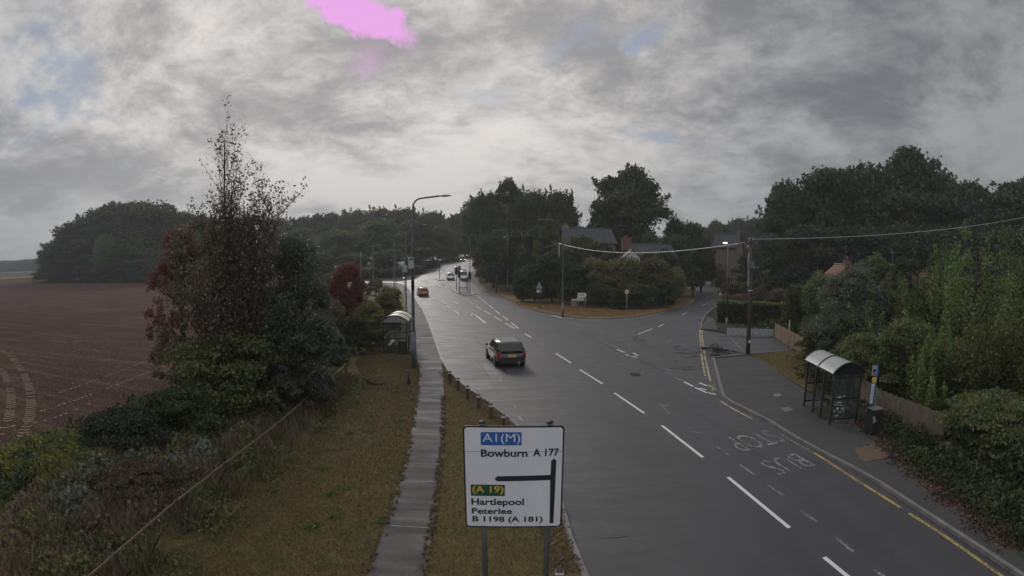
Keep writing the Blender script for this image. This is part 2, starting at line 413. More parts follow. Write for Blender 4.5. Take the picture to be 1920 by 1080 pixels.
# ------------------------------------------------------------------ the setting
gx = sorted(set([-3000, -1200, -700] + CUTX + [700, 1200, 3000])); gy = sorted(set([-200, -60, 0, 20, 40] + CUTY + [1500, 2200, 3300]))
mb = MB(); mb.v = [(x, y, zg(x, y) - .03 - max(0, y - 55) * .002) for y in gy for x in gx]; nx = len(gx)
mb.f = [(j * nx + i, j * nx + i + 1, (j + 1) * nx + i + 1, (j + 1) * nx + i) for j in range(len(gy) - 1) for i in range(nx - 1)]
struct(mb.build('ground', 'rough_ground'))
road_poly = [(-2, -10), (-2, 18), (-7, 34), (-12, 52), (-19, 80), (-27, 112), (-70, 118), (-70, 142), (-36, 136), (-34, 155), (-36, 178), (-34, 218), (-8, 218), (-6, 160),
             (-1, 120), (4, 84), (8, 70), (20, 76), (34, 96), (44, 118), (50, 155), (64, 155), (58, 118), (46, 90), (40, 72), (34, 60), (32, 52), (31, 40), (15, 40), (15, -10)]
struct(sheet('road', road_poly, 'asphalt'))
LK = [(1100, 1080), (1072, 1010), (1056, 950), (1030, 893), (1000, 842), (968, 798), (945, 780), (911, 752), (872, 726), (844, 700), (831, 679), (818, 643), (805, 607), (793, 581), (779, 562), (771, 550), (766, 541), (756, 534), (742, 531), (700, 531), (660, 532)]
left_kerb = [Vector((2.2, -8, 0)), Vector((2.0, 3, 0))] + GP(LK)
FLK = [(640, 526), (700, 527), (745, 527.5), (780, 523), (797, 512), (812, 503), (828, 495), (846, 489), (862, 484)]
farleft_kerb = GP(FLK)
RK = [(1303, 553), (1300, 562), (1292, 569), (1275, 576), (1236, 586), (1184, 596), (1137, 598.5), (1085, 597), (1037, 590), (987, 579), (953, 565), (927, 552), (908, 540), (897, 529), (892, 515), (889, 500), (886, 490), (882, 484)]
RKs = [(1316, 524), (1311, 531), (1307, 541)]
island_kerb = GP(RKs + RK)
AK = [(1720, 958), (1640, 905), (1589, 877), (1539, 851), (1487, 822), (1436, 790), (1371, 757), (1354, 745), (1346, 715), (1340, 690), (1336, 672)]
right_kerb = [Vector((11.4, -8, 0)), Vector((11.35, 4, 0))] + GP(AK)
AB = GP([(1404, 665), (1470, 660), (1484, 655)])
BK = [(1356, 569), (1349, 574), (1335, 581), (1324, 592), (1317, 605), (1315, 618)]
back_kerb = GP(BK)
BB = GP([(1362, 626), (1450, 629), (1476, 643), (1484, 648)])
def slab(name, pts, mat='rough_ground'): return struct(sheet(name, pts, mat, base=.10, skirt=.22))
slab('verge', left_kerb + [Vector((-45, 118, 0)), Vector((-30, 85, 0)), Vector((-18, 55, 0)), Vector((-13.5, 35, 0)), Vector((-12.5, 20, 0)), Vector((-12.5, -8, 0))], 'grass')
slab('verge', [Vector((-150, 136, 0))] + farleft_kerb + [Vector((-30, 222, 0)), Vector((-150, 222, 0))])
slab('verge', island_kerb + [Vector((-5, 222, 0)), Vector((60, 222, 0)), Vector((60, 160, 0))], 'grass')
slab('pavement', right_kerb + AB + [Vector((45, 37, 0)), Vector((45, -8, 0))])
slab('pavement', [Vector((60, 150, 0)), Vector((50, 100, 0))] + back_kerb + BB + [Vector((45, 42, 0)), Vector((80, 60, 0)), Vector((90, 150, 0))])
for pts, o in ((left_kerb, .06), (farleft_kerb, .06), (island_kerb, .06), (right_kerb[1:], -.06), (back_kerb, -.06), ([right_kerb[-1]] + AB, -.06)):
    struct(ribbon_mb(pts, .15, .112, 0, o, .25).build('kerb', 'kerb_stone'))
# dirt and fallen leaves caught along the left kerb, side road surface, footpaths, grass wedges
struct(sheet('side_road', GP([(1066, 604), (1156, 655), (1247, 699), (1326, 737), (1352, 748), (1385, 700), (1490, 652), (1440, 600), (1375, 575), (1345, 530), (1300, 518), (1290, 560), (1200, 585), (1120, 590), (1070, 590)]), 'side_asphalt', layer=1))
fp = [Vector((-3.0, -8, 0)), Vector((-3.1, 4, 0))] + GP([(690, 1080), (735, 950), (756, 880), (768, 835), (778, 765), (784, 725), (787, 690), (769, 660), (766, 620), (763, 590), (759, 565), (755, 550), (745, 540), (725, 534), (700, 533)], .1)
fpr = GP([(745, 531.5), (757, 535), (767, 543), (772, 552), (780, 564), (793, 584), (804, 610), (816, 645), (829, 682), (832, 742), (832, 780), (830, 840), (818, 940), (797, 1080)], .1)
struct(sheet('footpath', fp + fpr + [Vector((-1.85, 4, 0)), Vector((-1.8, -8, 0))], 'path_asphalt', base=.10, layer=1))
pv_back = GP([(1404, 667), (1433, 677), (1461, 700), (1513, 734), (1560, 765), (1615, 792), (1650, 822), (1672, 850), (1700, 872), (1760, 922), (1840, 985), (1905, 1030)], .1)
struct(sheet('footpath', [Vector((11.55, -8, 0)), Vector((11.5, 4, 0))] + [p + Vector((.14, 0, 0)) for p in right_kerb[2:-1]] + GP([(1342, 673)], .1) + pv_back + [Vector((13.8, 3, 0)), Vector((13.8, -8, 0))], 'path_asphalt', base=.10, layer=1))
struct(sheet('grass_wedge', GP([(1408, 667), (1484, 657), (1530, 672), (1522, 735), (1506, 726), (1461, 700), (1433, 677)], .1), 'grass', base=.10, layer=2))
struct(sheet('dry_grass_verge', [p + Vector((.0, .15, 0)) for p in GP([(1290, 570.5), (1262, 580), (1236, 585), (1184, 594), (1137, 597), (1085, 595.5), (1037, 588), (987, 577), (953, 563), (935, 554)], .1)] + GP([(965, 556), (1010, 563), (1060, 566), (1110, 571), (1165, 583), (1230, 580)], .1), 'dry_grass', base=.10, layer=2))
struct(sheet('footpath', GP([(1316, 617), (1319, 606), (1327, 593), (1340, 600), (1345, 617)], .1), 'path_asphalt', base=.10, layer=2))
struct(sheet('inspection_cover', GP([(1599, 842), (1645, 832), (1667, 858), (1616, 867)], .1), 'cover_brown', base=.10, layer=4))
struct(sheet('inspection_cover', GP([(1462, 765), (1478, 763), (1489, 769), (1472, 773)], .1), 'kerb_stone', base=.10, layer=3))
struct(sheet('inspection_cover', GP([(1448, 740), (1462, 737), (1466, 742), (1454, 745)], .1), 'kerb_stone', base=.10, layer=3))
# the ploughed field and its wheel tracks
fld = GP([(0, 885), (150, 812), (250, 775), (330, 738), (450, 680), (560, 620), (620, 575), (650, 548), (655, 540), (480, 527), (300, 521), (150, 520), (10, 522)]) + [Vector((-420, 178, 0)), Vector((-420, 5, 0)), Vector((-60, 5, 0)), Vector((-24, 9, 0))]
struct(sheet('field', fld, 'soil', base=.0, layer=1))
struct(sheet('stubble_strip', GP([(-30, 523.5), (0, 522), (30, 521), (58, 520), (60, 521.8), (30, 524), (0, 525.5), (-30, 527)]), 'dry_grass', layer=3))
vary('stubble', (.30, .22, .16), (.20, .14, .10), .95, 3, .5)
def track(px, w=.62, rungs=True):
    line = resample(smoothline(GP(px)), .34); m_ = MB()
    for i, p in enumerate(line[:-1]):
        t = (line[i + 1] - p).normalized(); n = Vector((-t.y, t.x, 0))
        if random.random() < .25: continue
        a = p - n * w / 2 - t * .05; b = p + t * .12 * (1 if rungs else .6); c = p + n * w / 2 - t * .05
        s = Vector((t.x, t.y, 0)) * .13
        m_.add([(q.x, q.y, zg(q.x, q.y) + .018 + off(2, q.y)) for q in (a, b, c, c + s, b + s, a + s)], [(0, 1, 4, 5), (1, 2, 3, 4)])
    return struct(m_.build('wheel_track', 'stubble'))
track([(0, 655), (25, 672), (48, 705), (60, 745), (56, 790), (32, 835), (0, 880)]); track([(0, 690), (14, 712), (23, 745), (17, 788), (4, 810), (0, 815)])
for px in ([(62, 752), (140, 728), (230, 695), (330, 655), (420, 625)], [(75, 772), (160, 745), (260, 706), (345, 672), (430, 640)], [(0, 640), (90, 625), (200, 612), (330, 602)], [(0, 590), (140, 584), (300, 580)],
           [(20, 800), (90, 790), (170, 757)], [(40, 545), (170, 541), (300, 540)], [(180, 533), (260, 531), (300, 530)], [(100, 640), (190, 640), (260, 646)], [(0, 560), (80, 556), (200, 553)]): track(px, .25, False)
# ------------------------------------------------------------------ road markings
def dash(px, w, mat, layer=2, name='road_marking', base=0.0):
    return struct(ribbon_mb(GP(px), w, base, layer).build(name, mat))
for a in (((1365, 895), (1480, 990)), ((1241, 798), (1318, 858)), ((1152, 737), (1208, 775)), ((1087, 693), (1130, 720)), ((1042, 662.5), (1071, 681)), ((1545, 1045), (1600, 1090)), ((1660, 1135), (1770, 1230))):
    dash(a, .13, 'line_white')
for a in (((984, 626), (996, 633)), ((958, 605), (972, 616)), ((942, 593), (953, 601)), ((928, 582.5), (938, 590)), ((917, 573), (925, 580)), ((897, 558), (913, 571)), ((947, 606), (965, 616)), ((926, 593.5), (940, 602)), ((907, 583), (920, 590.5)),
          ((892, 574), (903, 581)), ((880, 567), (888, 572)), ((868, 559), (877, 565)), ((851, 582), (861, 590)), ((838, 574), (846, 579.5)), ((827, 565.5), (835, 571)), ((808, 557), (815, 562)), ((800, 551), (806, 555))):
    dash(a, .15, 'line_white')
for a in (((1011, 641), (1030, 655)), ((929, 695), (932, 701)), ((937, 709), (940, 716)), ((946, 726), (950, 731)), ((953, 739), (958, 747)), ((963, 758), (967, 767)), ((973, 780), (979, 791)), ((884, 626), (888, 631))): dash(a, .12, 'line_faded')
for a in (((1240, 760), (1262, 762)), ((1300, 810), (1314, 812)), ((1345, 838), (1367, 854)), ((1387, 872), (1414, 890)), ((1440, 910), (1470, 931)), ((1498, 955), (1531, 979)), ((1565, 1007), (1600, 1035)), ((1636, 1065), (1665, 1088))): dash(a, .11, 'line_faded')
dash([(1240, 760), (1256, 776)], .09, 'line_ghost')
# far lane marks by the islands
for a in (((852, 513), (850, 520)), ((838, 497), (830, 506)), ((828, 508), (824, 515)), ((833, 524), (838, 528)), ((843, 533), (848, 538)), ((818, 533), (826, 540)), ((882, 553), (893, 556))): dash(a, .16, 'line_white')
# lane arrows: two bent arrows and a short one, worn
def arrow(px, mat='line_faded', w=.2):
    m_ = MB()
    for a in px: ribbon_mb(GP(a), w, 0, 2, mb=m_)
    return struct(m_.build('lane_arrow', mat))
arrow([[(911, 606), (904, 601), (895, 594)]], 'line_white', .22); arrow([[(895, 594), (887, 587.5), (883, 592)]], 'line_white', .16); arrow([[(852, 593), (874, 595), (897, 600)]], 'line_faded', .16)
arrow([[(850, 565.5), (860, 571)]], 'line_white', .2); arrow([[(843, 568), (846, 564.5), (851, 566)]], 'line_faded', .14)
# give way line and centre line of the side road
for a, m_ in ((((1156, 655), (1171, 661)), 'line_white'), (((1172, 664.5), (1180, 667)), 'line_white'), (((1184, 668), (1195, 671)), 'line_white'), (((1187, 662), (1196, 667)), 'line_white'), (((1219, 676), (1233, 682)), 'line_ghost'), (((1241, 688), (1256, 694)), 'line_ghost'),
              (((1246, 698), (1260, 704)), 'line_faded'), (((1264, 707), (1278, 714)), 'line_faded'), (((1282, 716), (1300, 725)), 'line_white'), (((1303, 727), (1326, 737)), 'line_white'), (((1327, 736.5), (1342, 740)), 'line_white'),
              (((1311, 718), (1326, 724)), 'line_white'), (((1311, 728), (1324, 731.5)), 'line_white'), (((1290, 706), (1306, 712)), 'line_ghost'), (((1112, 633), (1150, 651)), 'line_ghost'),
              (((1084, 605), (1098, 612)), 'line_ghost'), (((1102, 607), (1116, 613)), 'line_ghost'), (((1120, 616), (1134, 624)), 'line_ghost')): dash(a, .14, m_, 3)
for a, m_ in ((((1196, 627), (1223, 616.5)), 'line_white'), (((1235, 613), (1245, 608)), 'line_white'), (((1278, 591), (1288, 587)), 'line_white'), (((1260, 600), (1268, 596)), 'line_faded'), (((1299, 580.5), (1306, 577.5)), 'line_faded'), (((1316, 574), (1327, 570)), 'line_white'), (((1248, 647), (1259, 636)), 'line_ghost')): dash(a, .13, m_, 3)
dash([(1303, 563), (1294, 570.5), (1277, 577.5), (1238, 588), (1185, 598), (1137, 600.5), (1085, 600)], .12, 'line_cream', 3)
dash([(1075, 598), (1055, 597), (1034, 592)], .22, 'line_white', 3)
dash([(1348, 576), (1334, 583), (1323, 594), (1315, 607), (1312, 625), (1313, 640), (1316, 672), (1322, 705)], .12, 'line_cream', 3)
dash([(1349, 577.5), (1337, 584), (1327, 595), (1319, 608), (1316, 625), (1317.5, 640), (1322, 672), (1332, 715)], .12, 'line_cream', 3)
dash([(1326, 722), (1335, 726), (1340, 730)], .16, 'line_yellow', 4); dash([(1331, 733), (1341, 730)], .12, 'line_cream', 4)
dash([(1350, 752), (1371, 765), (1410, 786)], .10, 'line_cream', 3)
dash([(1465, 815), (1490, 830), (1524, 848)], .10, 'line_faded', 3)
dash([(1518, 845), (1540, 858), (1600, 897), (1640, 922), (1689, 953)], .135, 'line_yellow', 3)
dash([(1704, 963), (1760, 998), (1867, 1073), (1950, 1135)], .135, 'line_yellow', 3)
dash([(1365, 629), (1379, 643), (1396, 661)], .12, 'line_faded', 3)
# tar repairs and dark wet seams
def blot(c, rx, ry, seed, mat='wet_tar', layer=4, base=0.0, rot=0):
    r = random.Random(seed); n = 18; o = G(*c); pts = []
    for i in range(n):
        a = 2 * math.pi * i / n; k = r.uniform(.45, 1.15); x = math.cos(a) * rx * k; y = math.sin(a) * ry * k
        pts.append(o + Vector((x * math.cos(rot) - y * math.sin(rot), x * math.sin(rot) + y * math.cos(rot), 0)))
    return struct(sheet('tar_patch', pts, mat, base=base, layer=layer))
for i, (c, rx, ry, rt) in enumerate([((1270, 650), .45, .22, .4), ((1276, 662), .7, .25, .2), ((1296, 663), .5, .25, -.5), ((1303, 668), .35, .25, 0), ((1283, 656), .35, .16, .8), ((1291, 670), .5, .14, -.2), ((1265, 677), .25, .12, 0), ((1262, 691), .7, .13, .1), ((1290, 693), .6, .2, 0), ((1292, 688), .5, .1, .1),
        ((1190, 636), .5, .12, .9), ((1204, 638), .4, .15, .2), ((1170, 640), .6, .08, -.5), ((1311, 661), .5, .5, 0), ((1325, 655), .8, .9, .2), ((1340, 655), 1.0, .8, 0), ((1356, 660), 1.4, .45, -.15), ((1333, 666), .8, .45, 0), ((1322, 602), .35, 1.2, .3), ((1320, 615), .4, .7, .1)]): blot(c, rx, ry * 2.0, i, rot=rt)
struct(sheet('wet_stain', GP([(1331, 646), (1344, 643), (1352, 649), (1362, 655), (1398, 662), (1372, 664), (1350, 669), (1338, 671), (1330, 668), (1335, 661), (1327, 655)]), 'wet_tar', layer=4))
for a in ([(1190, 637), (1197, 627)], [(1080, 620), (1142, 649)], [(1142, 650), (1156, 657)], [(1196, 673), (1246, 698)], [(1262, 650), (1272, 658), (1282, 655)], [(888, 632), (925, 665), (950, 700)]): dash(a, .10, 'wet_tar', 2, 'tar_seam')
for a in ([(783, 620), (802, 620)], [(786, 655), (822, 656)], [(784, 730), (832, 731)], [(771, 812), (831, 814)], [(748, 905), (822, 903)], [(722, 985), (806, 990)]): struct(ribbon_mb(GP(a, .1), .05, .10, 2).build('tar_seam', 'wet_tar'))
for a in ([(1230, 720), (1330, 790), (1450, 870)], [(860, 640), (905, 690), (935, 740)]): dash(a, .03, 'wet_tar', 1, 'tar_seam')
struct(sheet('inspection_cover', GP([(1115, 979), (1163, 976), (1180, 1006), (1127, 1010)]), 'side_asphalt', layer=2)); struct(sheet('inspection_cover', GP([(1180, 700), (1196, 699), (1203, 704), (1187, 706)]), 'tar', layer=2))
struct(sheet('tarmac_patch', GP([(850, 690), (900, 684), (925, 705), (872, 714)]), 'side_asphalt', layer=1))
# BUS STOP, painted for drivers coming this way
def text_mesh(s, bold=0.0, size=1.0):
    c = bpy.data.curves.new('t', 'FONT'); c.body = s; c.size = size; c.offset = bold; c.resolution_u = 3; c.fill_mode = 'BOTH'
    o = bpy.data.objects.new('t', c); COL.objects.link(o); bpy.context.view_layer.update()
    me = bpy.data.meshes.new_from_object(o.evaluated_get(bpy.context.evaluated_depsgraph_get())); bpy.data.objects.remove(o); bpy.data.curves.remove(c)
    return me
def road_word(word, tl, tr, bl, mat):
    """word laid on the road; its first letter starts at tr (it reads from the far side)"""
    me = text_mesh(word, .0); xs = [v.co.x for v in me.vertices]; ys = [v.co.y for v in me.vertices]
    x0, x1, y0, y1 = min(xs), max(xs), min(ys), max(ys); a, b, c = G(*tl), G(*tr), G(*bl)
    for v in me.vertices:
        s = 1 - (v.co.x - x0) / (x1 - x0); t = 1 - (v.co.y - y0) / (y1 - y0)
        p = a + (b - a) * s + (c - a) * (1 - t); v.co = (p.x, p.y, off(3, p.y))
    me.flip_normals() if me.polygons[0].normal.z < 0 else None
    return struct(link('road_lettering', me, mat))
road_word('STOP', (1352, 823), (1434, 806), (1393, 848), 'line_faded')
road_word('BUS', (1420, 866), (1488, 850), (1462, 893), 'line_faded')
# ------------------------------------------------------------------ foliage
def mesh_np(name, V, k):
    """V (n*k, 3): n separate faces of k corners"""
    n = len(V) // k; me = bpy.data.meshes.new(name)
    me.vertices.add(len(V)); me.vertices.foreach_set('co', V.astype(np.float32).ravel())
    me.loops.add(len(V)); me.loops.foreach_set('vertex_index', np.arange(len(V), dtype=np.int32))
    me.polygons.add(n); me.polygons.foreach_set('loop_start', np.arange(0, len(V), k, dtype=np.int32)); me.polygons.foreach_set('loop_total', np.full(n, k, dtype=np.int32))
    me.update(calc_edges=True); return me
def leaf_verts(C, size, rng, el=1.6, bias=(0, 0, .4), jit=.5, droop=None):
    n = len(C); nor = rng.normal(size=(n, 3)) + np.array(bias); nor /= np.linalg.norm(nor, axis=1)[:, None]
    t = rng.normal(size=(n, 3)) if droop is None else rng.normal(size=(n, 3)) * .35 + np.array(droop)
    t -= nor * (t * nor).sum(1)[:, None]; t /= np.linalg.norm(t, axis=1)[:, None] + 1e-9
    b = np.cross(nor, t); s = (size * (1 + jit * (rng.random(n) * 2 - 1)))[:, None] if np.ndim(size) == 0 else (size * (1 + jit * (rng.random(n) * 2 - 1)))[:, None]
    V = np.stack([C - t * s * el / 2, C + b * s * .5 - t * s * .08, C + t * s * el / 2, C - b * s * .5 - t * s * .08], 1)
    return V.reshape(-1, 3)
def lobe_points(lobes, n, rng, shell=.45):
    """points inside a set of ellipsoid lobes (cx,cy,cz,r,rz), denser near their surface"""
    L_ = np.array(lobes); w = L_[:, 3] ** 2; idx = rng.choice(len(L_), n, p=w / w.sum())
    d = rng.normal(size=(n, 3)); d /= np.linalg.norm(d, axis=1)[:, None]; d[:, 2] = np.where(d[:, 2] < -.3, -d[:, 2] * .6, d[:, 2])
    r = rng.random(n) ** shell * (1 + rng.normal(size=n) * .10)
    return L_[idx, :3] + d * r[:, None] * np.stack([L_[idx, 3], L_[idx, 3], L_[idx, 4]], 1)
def crown_mesh(kind, seed, full=None):
    """unit crown: about 1 wide, z from 0 (bottom of the tree) to 1 (top)"""
    rng = np.random.default_rng(seed); r = random.Random(seed); lobes = []
    def dome(z0, nl, rl, pw=1.0, core=True):
        for i in range(nl):
            a = r.uniform(0, 6.283); h = r.random() ** .8; rad = .5 - rl
            prof = math.sin(math.acos(min(1, abs(h * 1.0)))) ** pw
            rr = rad * prof * r.uniform(.55, 1.0); l = rl * r.uniform(.6, 1.25)
            lobes.append((rr * math.cos(a), rr * math.sin(a), z0 + (.93 - z0 - rl * .7) * h, l, l * r.uniform(.65, 1.0)))
        if core:
            for i in range(5): lobes.append((r.uniform(-.12, .12), r.uniform(-.12, .12), z0 + (.8 - z0) * i / 5 + .05, .26, .17))
    if kind == 'dome': dome(.2, 44, .12, .8); n, s = 24000, .0175
    elif kind == 'tall': dome(.16, 46, .10, 1.1); n, s = 22000, .0175
    elif kind == 'bush': dome(.08, 34, .15, .7); n, s = 20000, .019
    elif kind == 'loose': dome(.16, 40, .09, .8, False); n, s = 16000, .019
    elif kind == 'near': dome(.02, 60, .12, .6); n, s = 46000, .0125
    elif kind == 'near_open': dome(.05, 80, .075, .8, False); n, s = 21000, .012
    elif kind == 'near_tall':
        for i in range(46):
            a = r.uniform(0, 6.283); rr = .36 * r.random() ** .6; top = (.97 - .55 * (rr / .36) ** 1.5) * r.uniform(.8, 1.03); l = r.uniform(.055, .09)
            for q in range(5): lobes.append((rr * math.cos(a) * (1 + .12 * q), rr * math.sin(a) * (1 + .12 * q), top * (.25 + .17 * q), l * (1.15 - .16 * q), .12))
        n, s = 34000, .013
    C = lobe_points(lobes, n, rng)
    if kind in ('dome', 'tall', 'loose'):       # ragged outline: sprigs standing out of the crown
        k = n // 14; base = lobe_points(lobes, 60, rng, .05); i = rng.integers(0, 60, k); out = base - np.array([0, 0, .45]); out /= np.linalg.norm(out, axis=1)[:, None]
        C = np.concatenate([C, base[i] + out[i] * (rng.random(k) * .055)[:, None] + rng.normal(size=(k, 3)) * .010])
    C = C[C[:, 2] > .01]
    if full: C = C * np.array(full); s = .048 + .0048 * full[0]
    return mesh_np('crown', leaf_verts(C, s, rng), 4)
CR = {}
def crown(kind, variant, mat):
    key = (kind, variant, mat)
    if key not in CR:
        base = (kind, variant)
        if base not in CR: CR[base] = crown_mesh(kind, hash(kind) % 1 + len(kind) * 101 + variant * 17)
        me = CR[base].copy(); me.materials.append(MATS[mat]); CR[key] = me
    return CR[key]
TRUNKS = {}
def trunk_mesh(v):
    if v not in TRUNKS:
        r = random.Random(v + 50); m_ = MB()
        m_.tube([(0, 0, -.02), (.005, 0, .08), (0, .01, .25), (.01, 0, .5), (0, 0, .75)], [.032, .024, .02, .013, .005], 8)
        for i in range(7):
            a = i * 2.4 + r.uniform(-.3, .3); z = .14 + .07 * i; l = r.uniform(.18, .3)
            m_.tube([(0, 0, z), (math.cos(a) * l * .5, math.sin(a) * l * .5, z + .08), (math.cos(a) * l, math.sin(a) * l, z + .2)], [.012, .008, .003], 6)
        o = m_.build('trunk', 'bark', smooth=True); TRUNKS[v] = o.data; bpy.data.objects.remove(o)
    return TRUNKS[v]
def tree(u, Y, vtop, wpx, kind, mat, label, name='broadleaf_tree', cat='tree', group=None, variant=None, vbase=None, depth=1.0, zb=None):
    """a tree whose trunk stands at world depth Y under photo column u; height and width are measured off the photo"""
    top = P(u, vtop, Y); x = top.x; z0 = zg(x, Y) if zb is None else zb; h = top.z - z0
    h *= 1.055; w = 1.22 * (P(u + wpx / 2, 480, Y) - P(u - wpx / 2, 480, Y)).length
    v = variant if variant is not None else random.randrange(3)
    t = thing(name, label, cat, (x, Y, z0), random.uniform(0, 6.28), group)
    if kind.startswith('near'):        # near shrubs get a crown of their own, with leaves at their real size
        cm = crown_mesh(kind, int(u) + int(vtop) * 7, (w, w * depth, h)); cm.materials.append(MATS[mat]); cs = (1, 1, 1)
    else: cm = crown(kind, v, mat); cs = (w, w * depth, h)
    for nm, me, sc in (('trunk', trunk_mesh(v), (h * .8, h * .8, h)), ('crown', cm, cs)):
        o = bpy.data.objects.new(nm, me); COL.objects.link(o); o.parent = t; o.scale = sc
    return t
ORD = ['first', 'second', 'third', 'fourth', 'fifth', 'sixth', 'seventh', 'eighth', 'ninth', 'tenth', 'eleventh', 'twelfth', 'thirteenth', 'fourteenth']
def row(items, kind, mat, text, group, name='broadleaf_tree', cat='tree', dy=0):
    for i, it in enumerate(items):
        k = it[4] if len(it) > 4 else kind; m_ = it[5] if len(it) > 5 else mat
        tree(it[0], it[1], it[2], it[3], k, m_, text % ORD[i], name, cat, group)
# the wood beyond the field
row([(118, 172, 448, 70), (152, 168, 412, 100), (195, 172, 388, 105), (238, 176, 371, 112), (283, 172, 374, 115), (330, 176, 392, 110), (378, 178, 402, 100), (425, 180, 408, 100)], 'dome', 'leaf_dark',
    'tall tree at the back of the far left wood, %s from its left edge', 'tall trees of the wood beyond the field')
row([(105, 160, 478, 60), (150, 162, 468, 90), (200, 160, 470, 90), (255, 158, 462, 100), (310, 160, 466, 90), (365, 160, 470, 90), (420, 160, 470, 90)], 'bush', 'leaf_dark',
    'low dark tree fronting the far left wood, %s from the left', 'low trees along the front of the wood')
tree(195, 150, 438, 36, 'dome', 'leaf_mid', 'small pale green tree with a thin stem standing alone before the dark wood', 'small_tree')
row([(230, 150, 486, 40), (262, 150, 488, 44), (120, 152, 492, 44), (160, 152, 496, 44), (300, 150, 500, 44), (190, 152, 500, 50)], 'bush', 'leaf_dark_blue', 'low round bush at the foot of the far left wood, %s of its row', 'bushes at the foot of the wood', 'bush', 'bush')
row([(-20, 420, 492, 50), (14, 410, 488, 46), (45, 400, 485, 44), (74, 400, 484, 44), (100, 400, 484, 50)], 'bush', 'leaf_far', 'distant tree on the horizon at the left edge of the field, %s along', 'distant trees on the left horizon')
# treeline left of the road
row([(520, 235, 404, 75), (565, 230, 401, 80), (612, 228, 394, 85), (662, 226, 387, 90), (712, 226, 383, 90), (762, 226, 384, 80), (812, 228, 391, 75), (850, 226, 402, 60)], 'dome', 'leaf_far',
    'tree on the grey green skyline left of the road, %s from the left', 'trees on the skyline left of the road')
row([(560, 190, 428, 100), (640, 178, 425, 100), (715, 182, 408, 110), (775, 188, 412, 100), (820, 196, 420, 80), (858, 206, 432, 60)], 'dome', 'leaf_mid',
    'mid green tree before the skyline trees left of the road, %s along', 'mid green trees left of the road')
row([(600, 160, 466, 70), (665, 158, 470, 70), (730, 156, 466, 80), (790, 164, 462, 70), (838, 186, 458, 56), (872, 214, 448, 50), (905, 210, 440, 60)], 'bush', 'leaf_dark',
    'dark shrubby tree low down beside the far road, %s from the left', 'dark shrubby trees beside the far road')
row([(690, 146, 500, 60), (730, 146, 502, 60), (775, 150, 496, 56), (650, 146, 504, 60), (808, 166, 488, 40)], 'bush', 'leaf_dark_blue', 'dark roadside bush above the far left kerb, %s placed', 'bushes above the far kerb', 'bush', 'bush')
row([(872, 236, 392, 80), (905, 240, 366, 90), (940, 242, 356, 90)], 'dome', 'leaf_dark', 'dark tree closing the view where the road bends away, %s from the left', 'trees where the road bends away')
# trees right of the main road
row([(898, 152, 368, 70), (912, 140, 352, 80), (955, 132, 336, 95, 'loose'), (1003, 128, 348, 95), (1052, 124, 348, 90)], 'dome', 'leaf_dark',
    'tall dark tree right of the main road, %s counting towards the domed tree', 'tall trees on the right bank of the main road')
tree(1178, 118, 311, 168, 'dome', 'leaf_dark', 'largest dark domed tree standing clear above the houses in the middle', depth=1.0)
row([(912, 128, 440, 50), (925, 112, 430, 80), (962, 104, 424, 80), (1000, 96, 420, 80), (1040, 104, 418, 80), (1085, 108, 425, 90)], 'bush', 'leaf_dark_blue',
    'dark understorey tree behind the telegraph poles, %s from the road', 'understorey trees on the right bank')
row([(980, 84, 500, 46), (1002, 82, 488, 66), (1035, 82, 470, 80), (1075, 80, 490, 70)], 'bush', 'leaf_dark', 'dark rounded bush behind the dry grass corner, %s from the main road', 'bushes behind the dry grass corner', 'bush', 'bush')
tree(1030, 90, 408, 60, 'loose', 'leaf_mid', 'light green thin tree behind the lamp column on the dry grass corner')
tree(1092, 92, 440, 90, 'dome', 'leaf_mid', 'mid green tree hiding the left end of the slate roof')
row([(1132, 90, 448, 60), (1170, 92, 462, 50), (1215, 84, 468, 64), (1248, 84, 466, 60), (1140, 84, 464, 60)], 'bush', 'leaf_dark', 'dark bushy tree hiding the house walls by the junction, %s along', 'bushy trees hiding the houses')
row([(1118, 80, 480, 84), (1168, 80, 472, 100), (1218, 80, 474, 90), (1260, 82, 492, 60)], 'bush', 'leaf_olive', 'olive and yellow shrub behind the round sign, %s from the left', 'olive shrubs behind the round sign', 'shrub', 'shrub')
row([(1122, 75, 528, 52), (1162, 73, 536, 50), (1205, 73, 528, 60), (1245, 74, 520, 50)], 'bush', 'leaf_dark', 'low dark green shrub behind the round sign on the corner, %s from the left', 'low dark shrubs on the corner', 'shrub', 'shrub')
row([(1262, 104, 404, 60), (1298, 110, 416, 60), (1218, 100, 430, 50, 'loose', 'leaf_mid'), (1275, 92, 432, 70), (1315, 104, 440, 60), (1300, 92, 470, 50)], 'dome', 'leaf_dark', 'dark tree beside the side road left of the stone house, %s in the clump', 'trees beside the side road')
row([(1345, 190, 412, 60), (1385, 200, 404, 60), (1425, 195, 403, 60), (1310, 200, 418, 50), (1455, 190, 410, 60), (1275, 200, 412, 50)], 'dome', 'leaf_far', 'distant tree on the skyline behind the stone house, %s listed', 'distant trees behind the stone house')
row([(1335, 128, 468, 34), (1352, 112, 500, 26)], 'bush', 'leaf_rust', 'reddish bush by the wall of the stone house, %s from the left', 'reddish bushes at the stone house', 'bush', 'bush')
tree(1400, 106, 476, 50, 'bush', 'leaf_dark', 'dark climber and shrub covering the gable of the stone house', 'bush', 'bush')
row([(1372, 92, 528, 50), (1408, 90, 524, 54), (1442, 88, 522, 50)], 'bush', 'leaf_olive', 'garden shrub before the stone house, %s from the left', 'garden shrubs before the stone house', 'shrub', 'shrub')
row([(1362, 62, 548, 34), (1425, 60, 536, 40), (1460, 58, 540, 50), (1390, 62, 546, 40), (1495, 60, 545, 40)], 'bush', 'leaf_rust', 'brownish garden shrub standing behind the clipped hedge, %s set', 'shrubs behind the hedge', 'shrub', 'shrub')
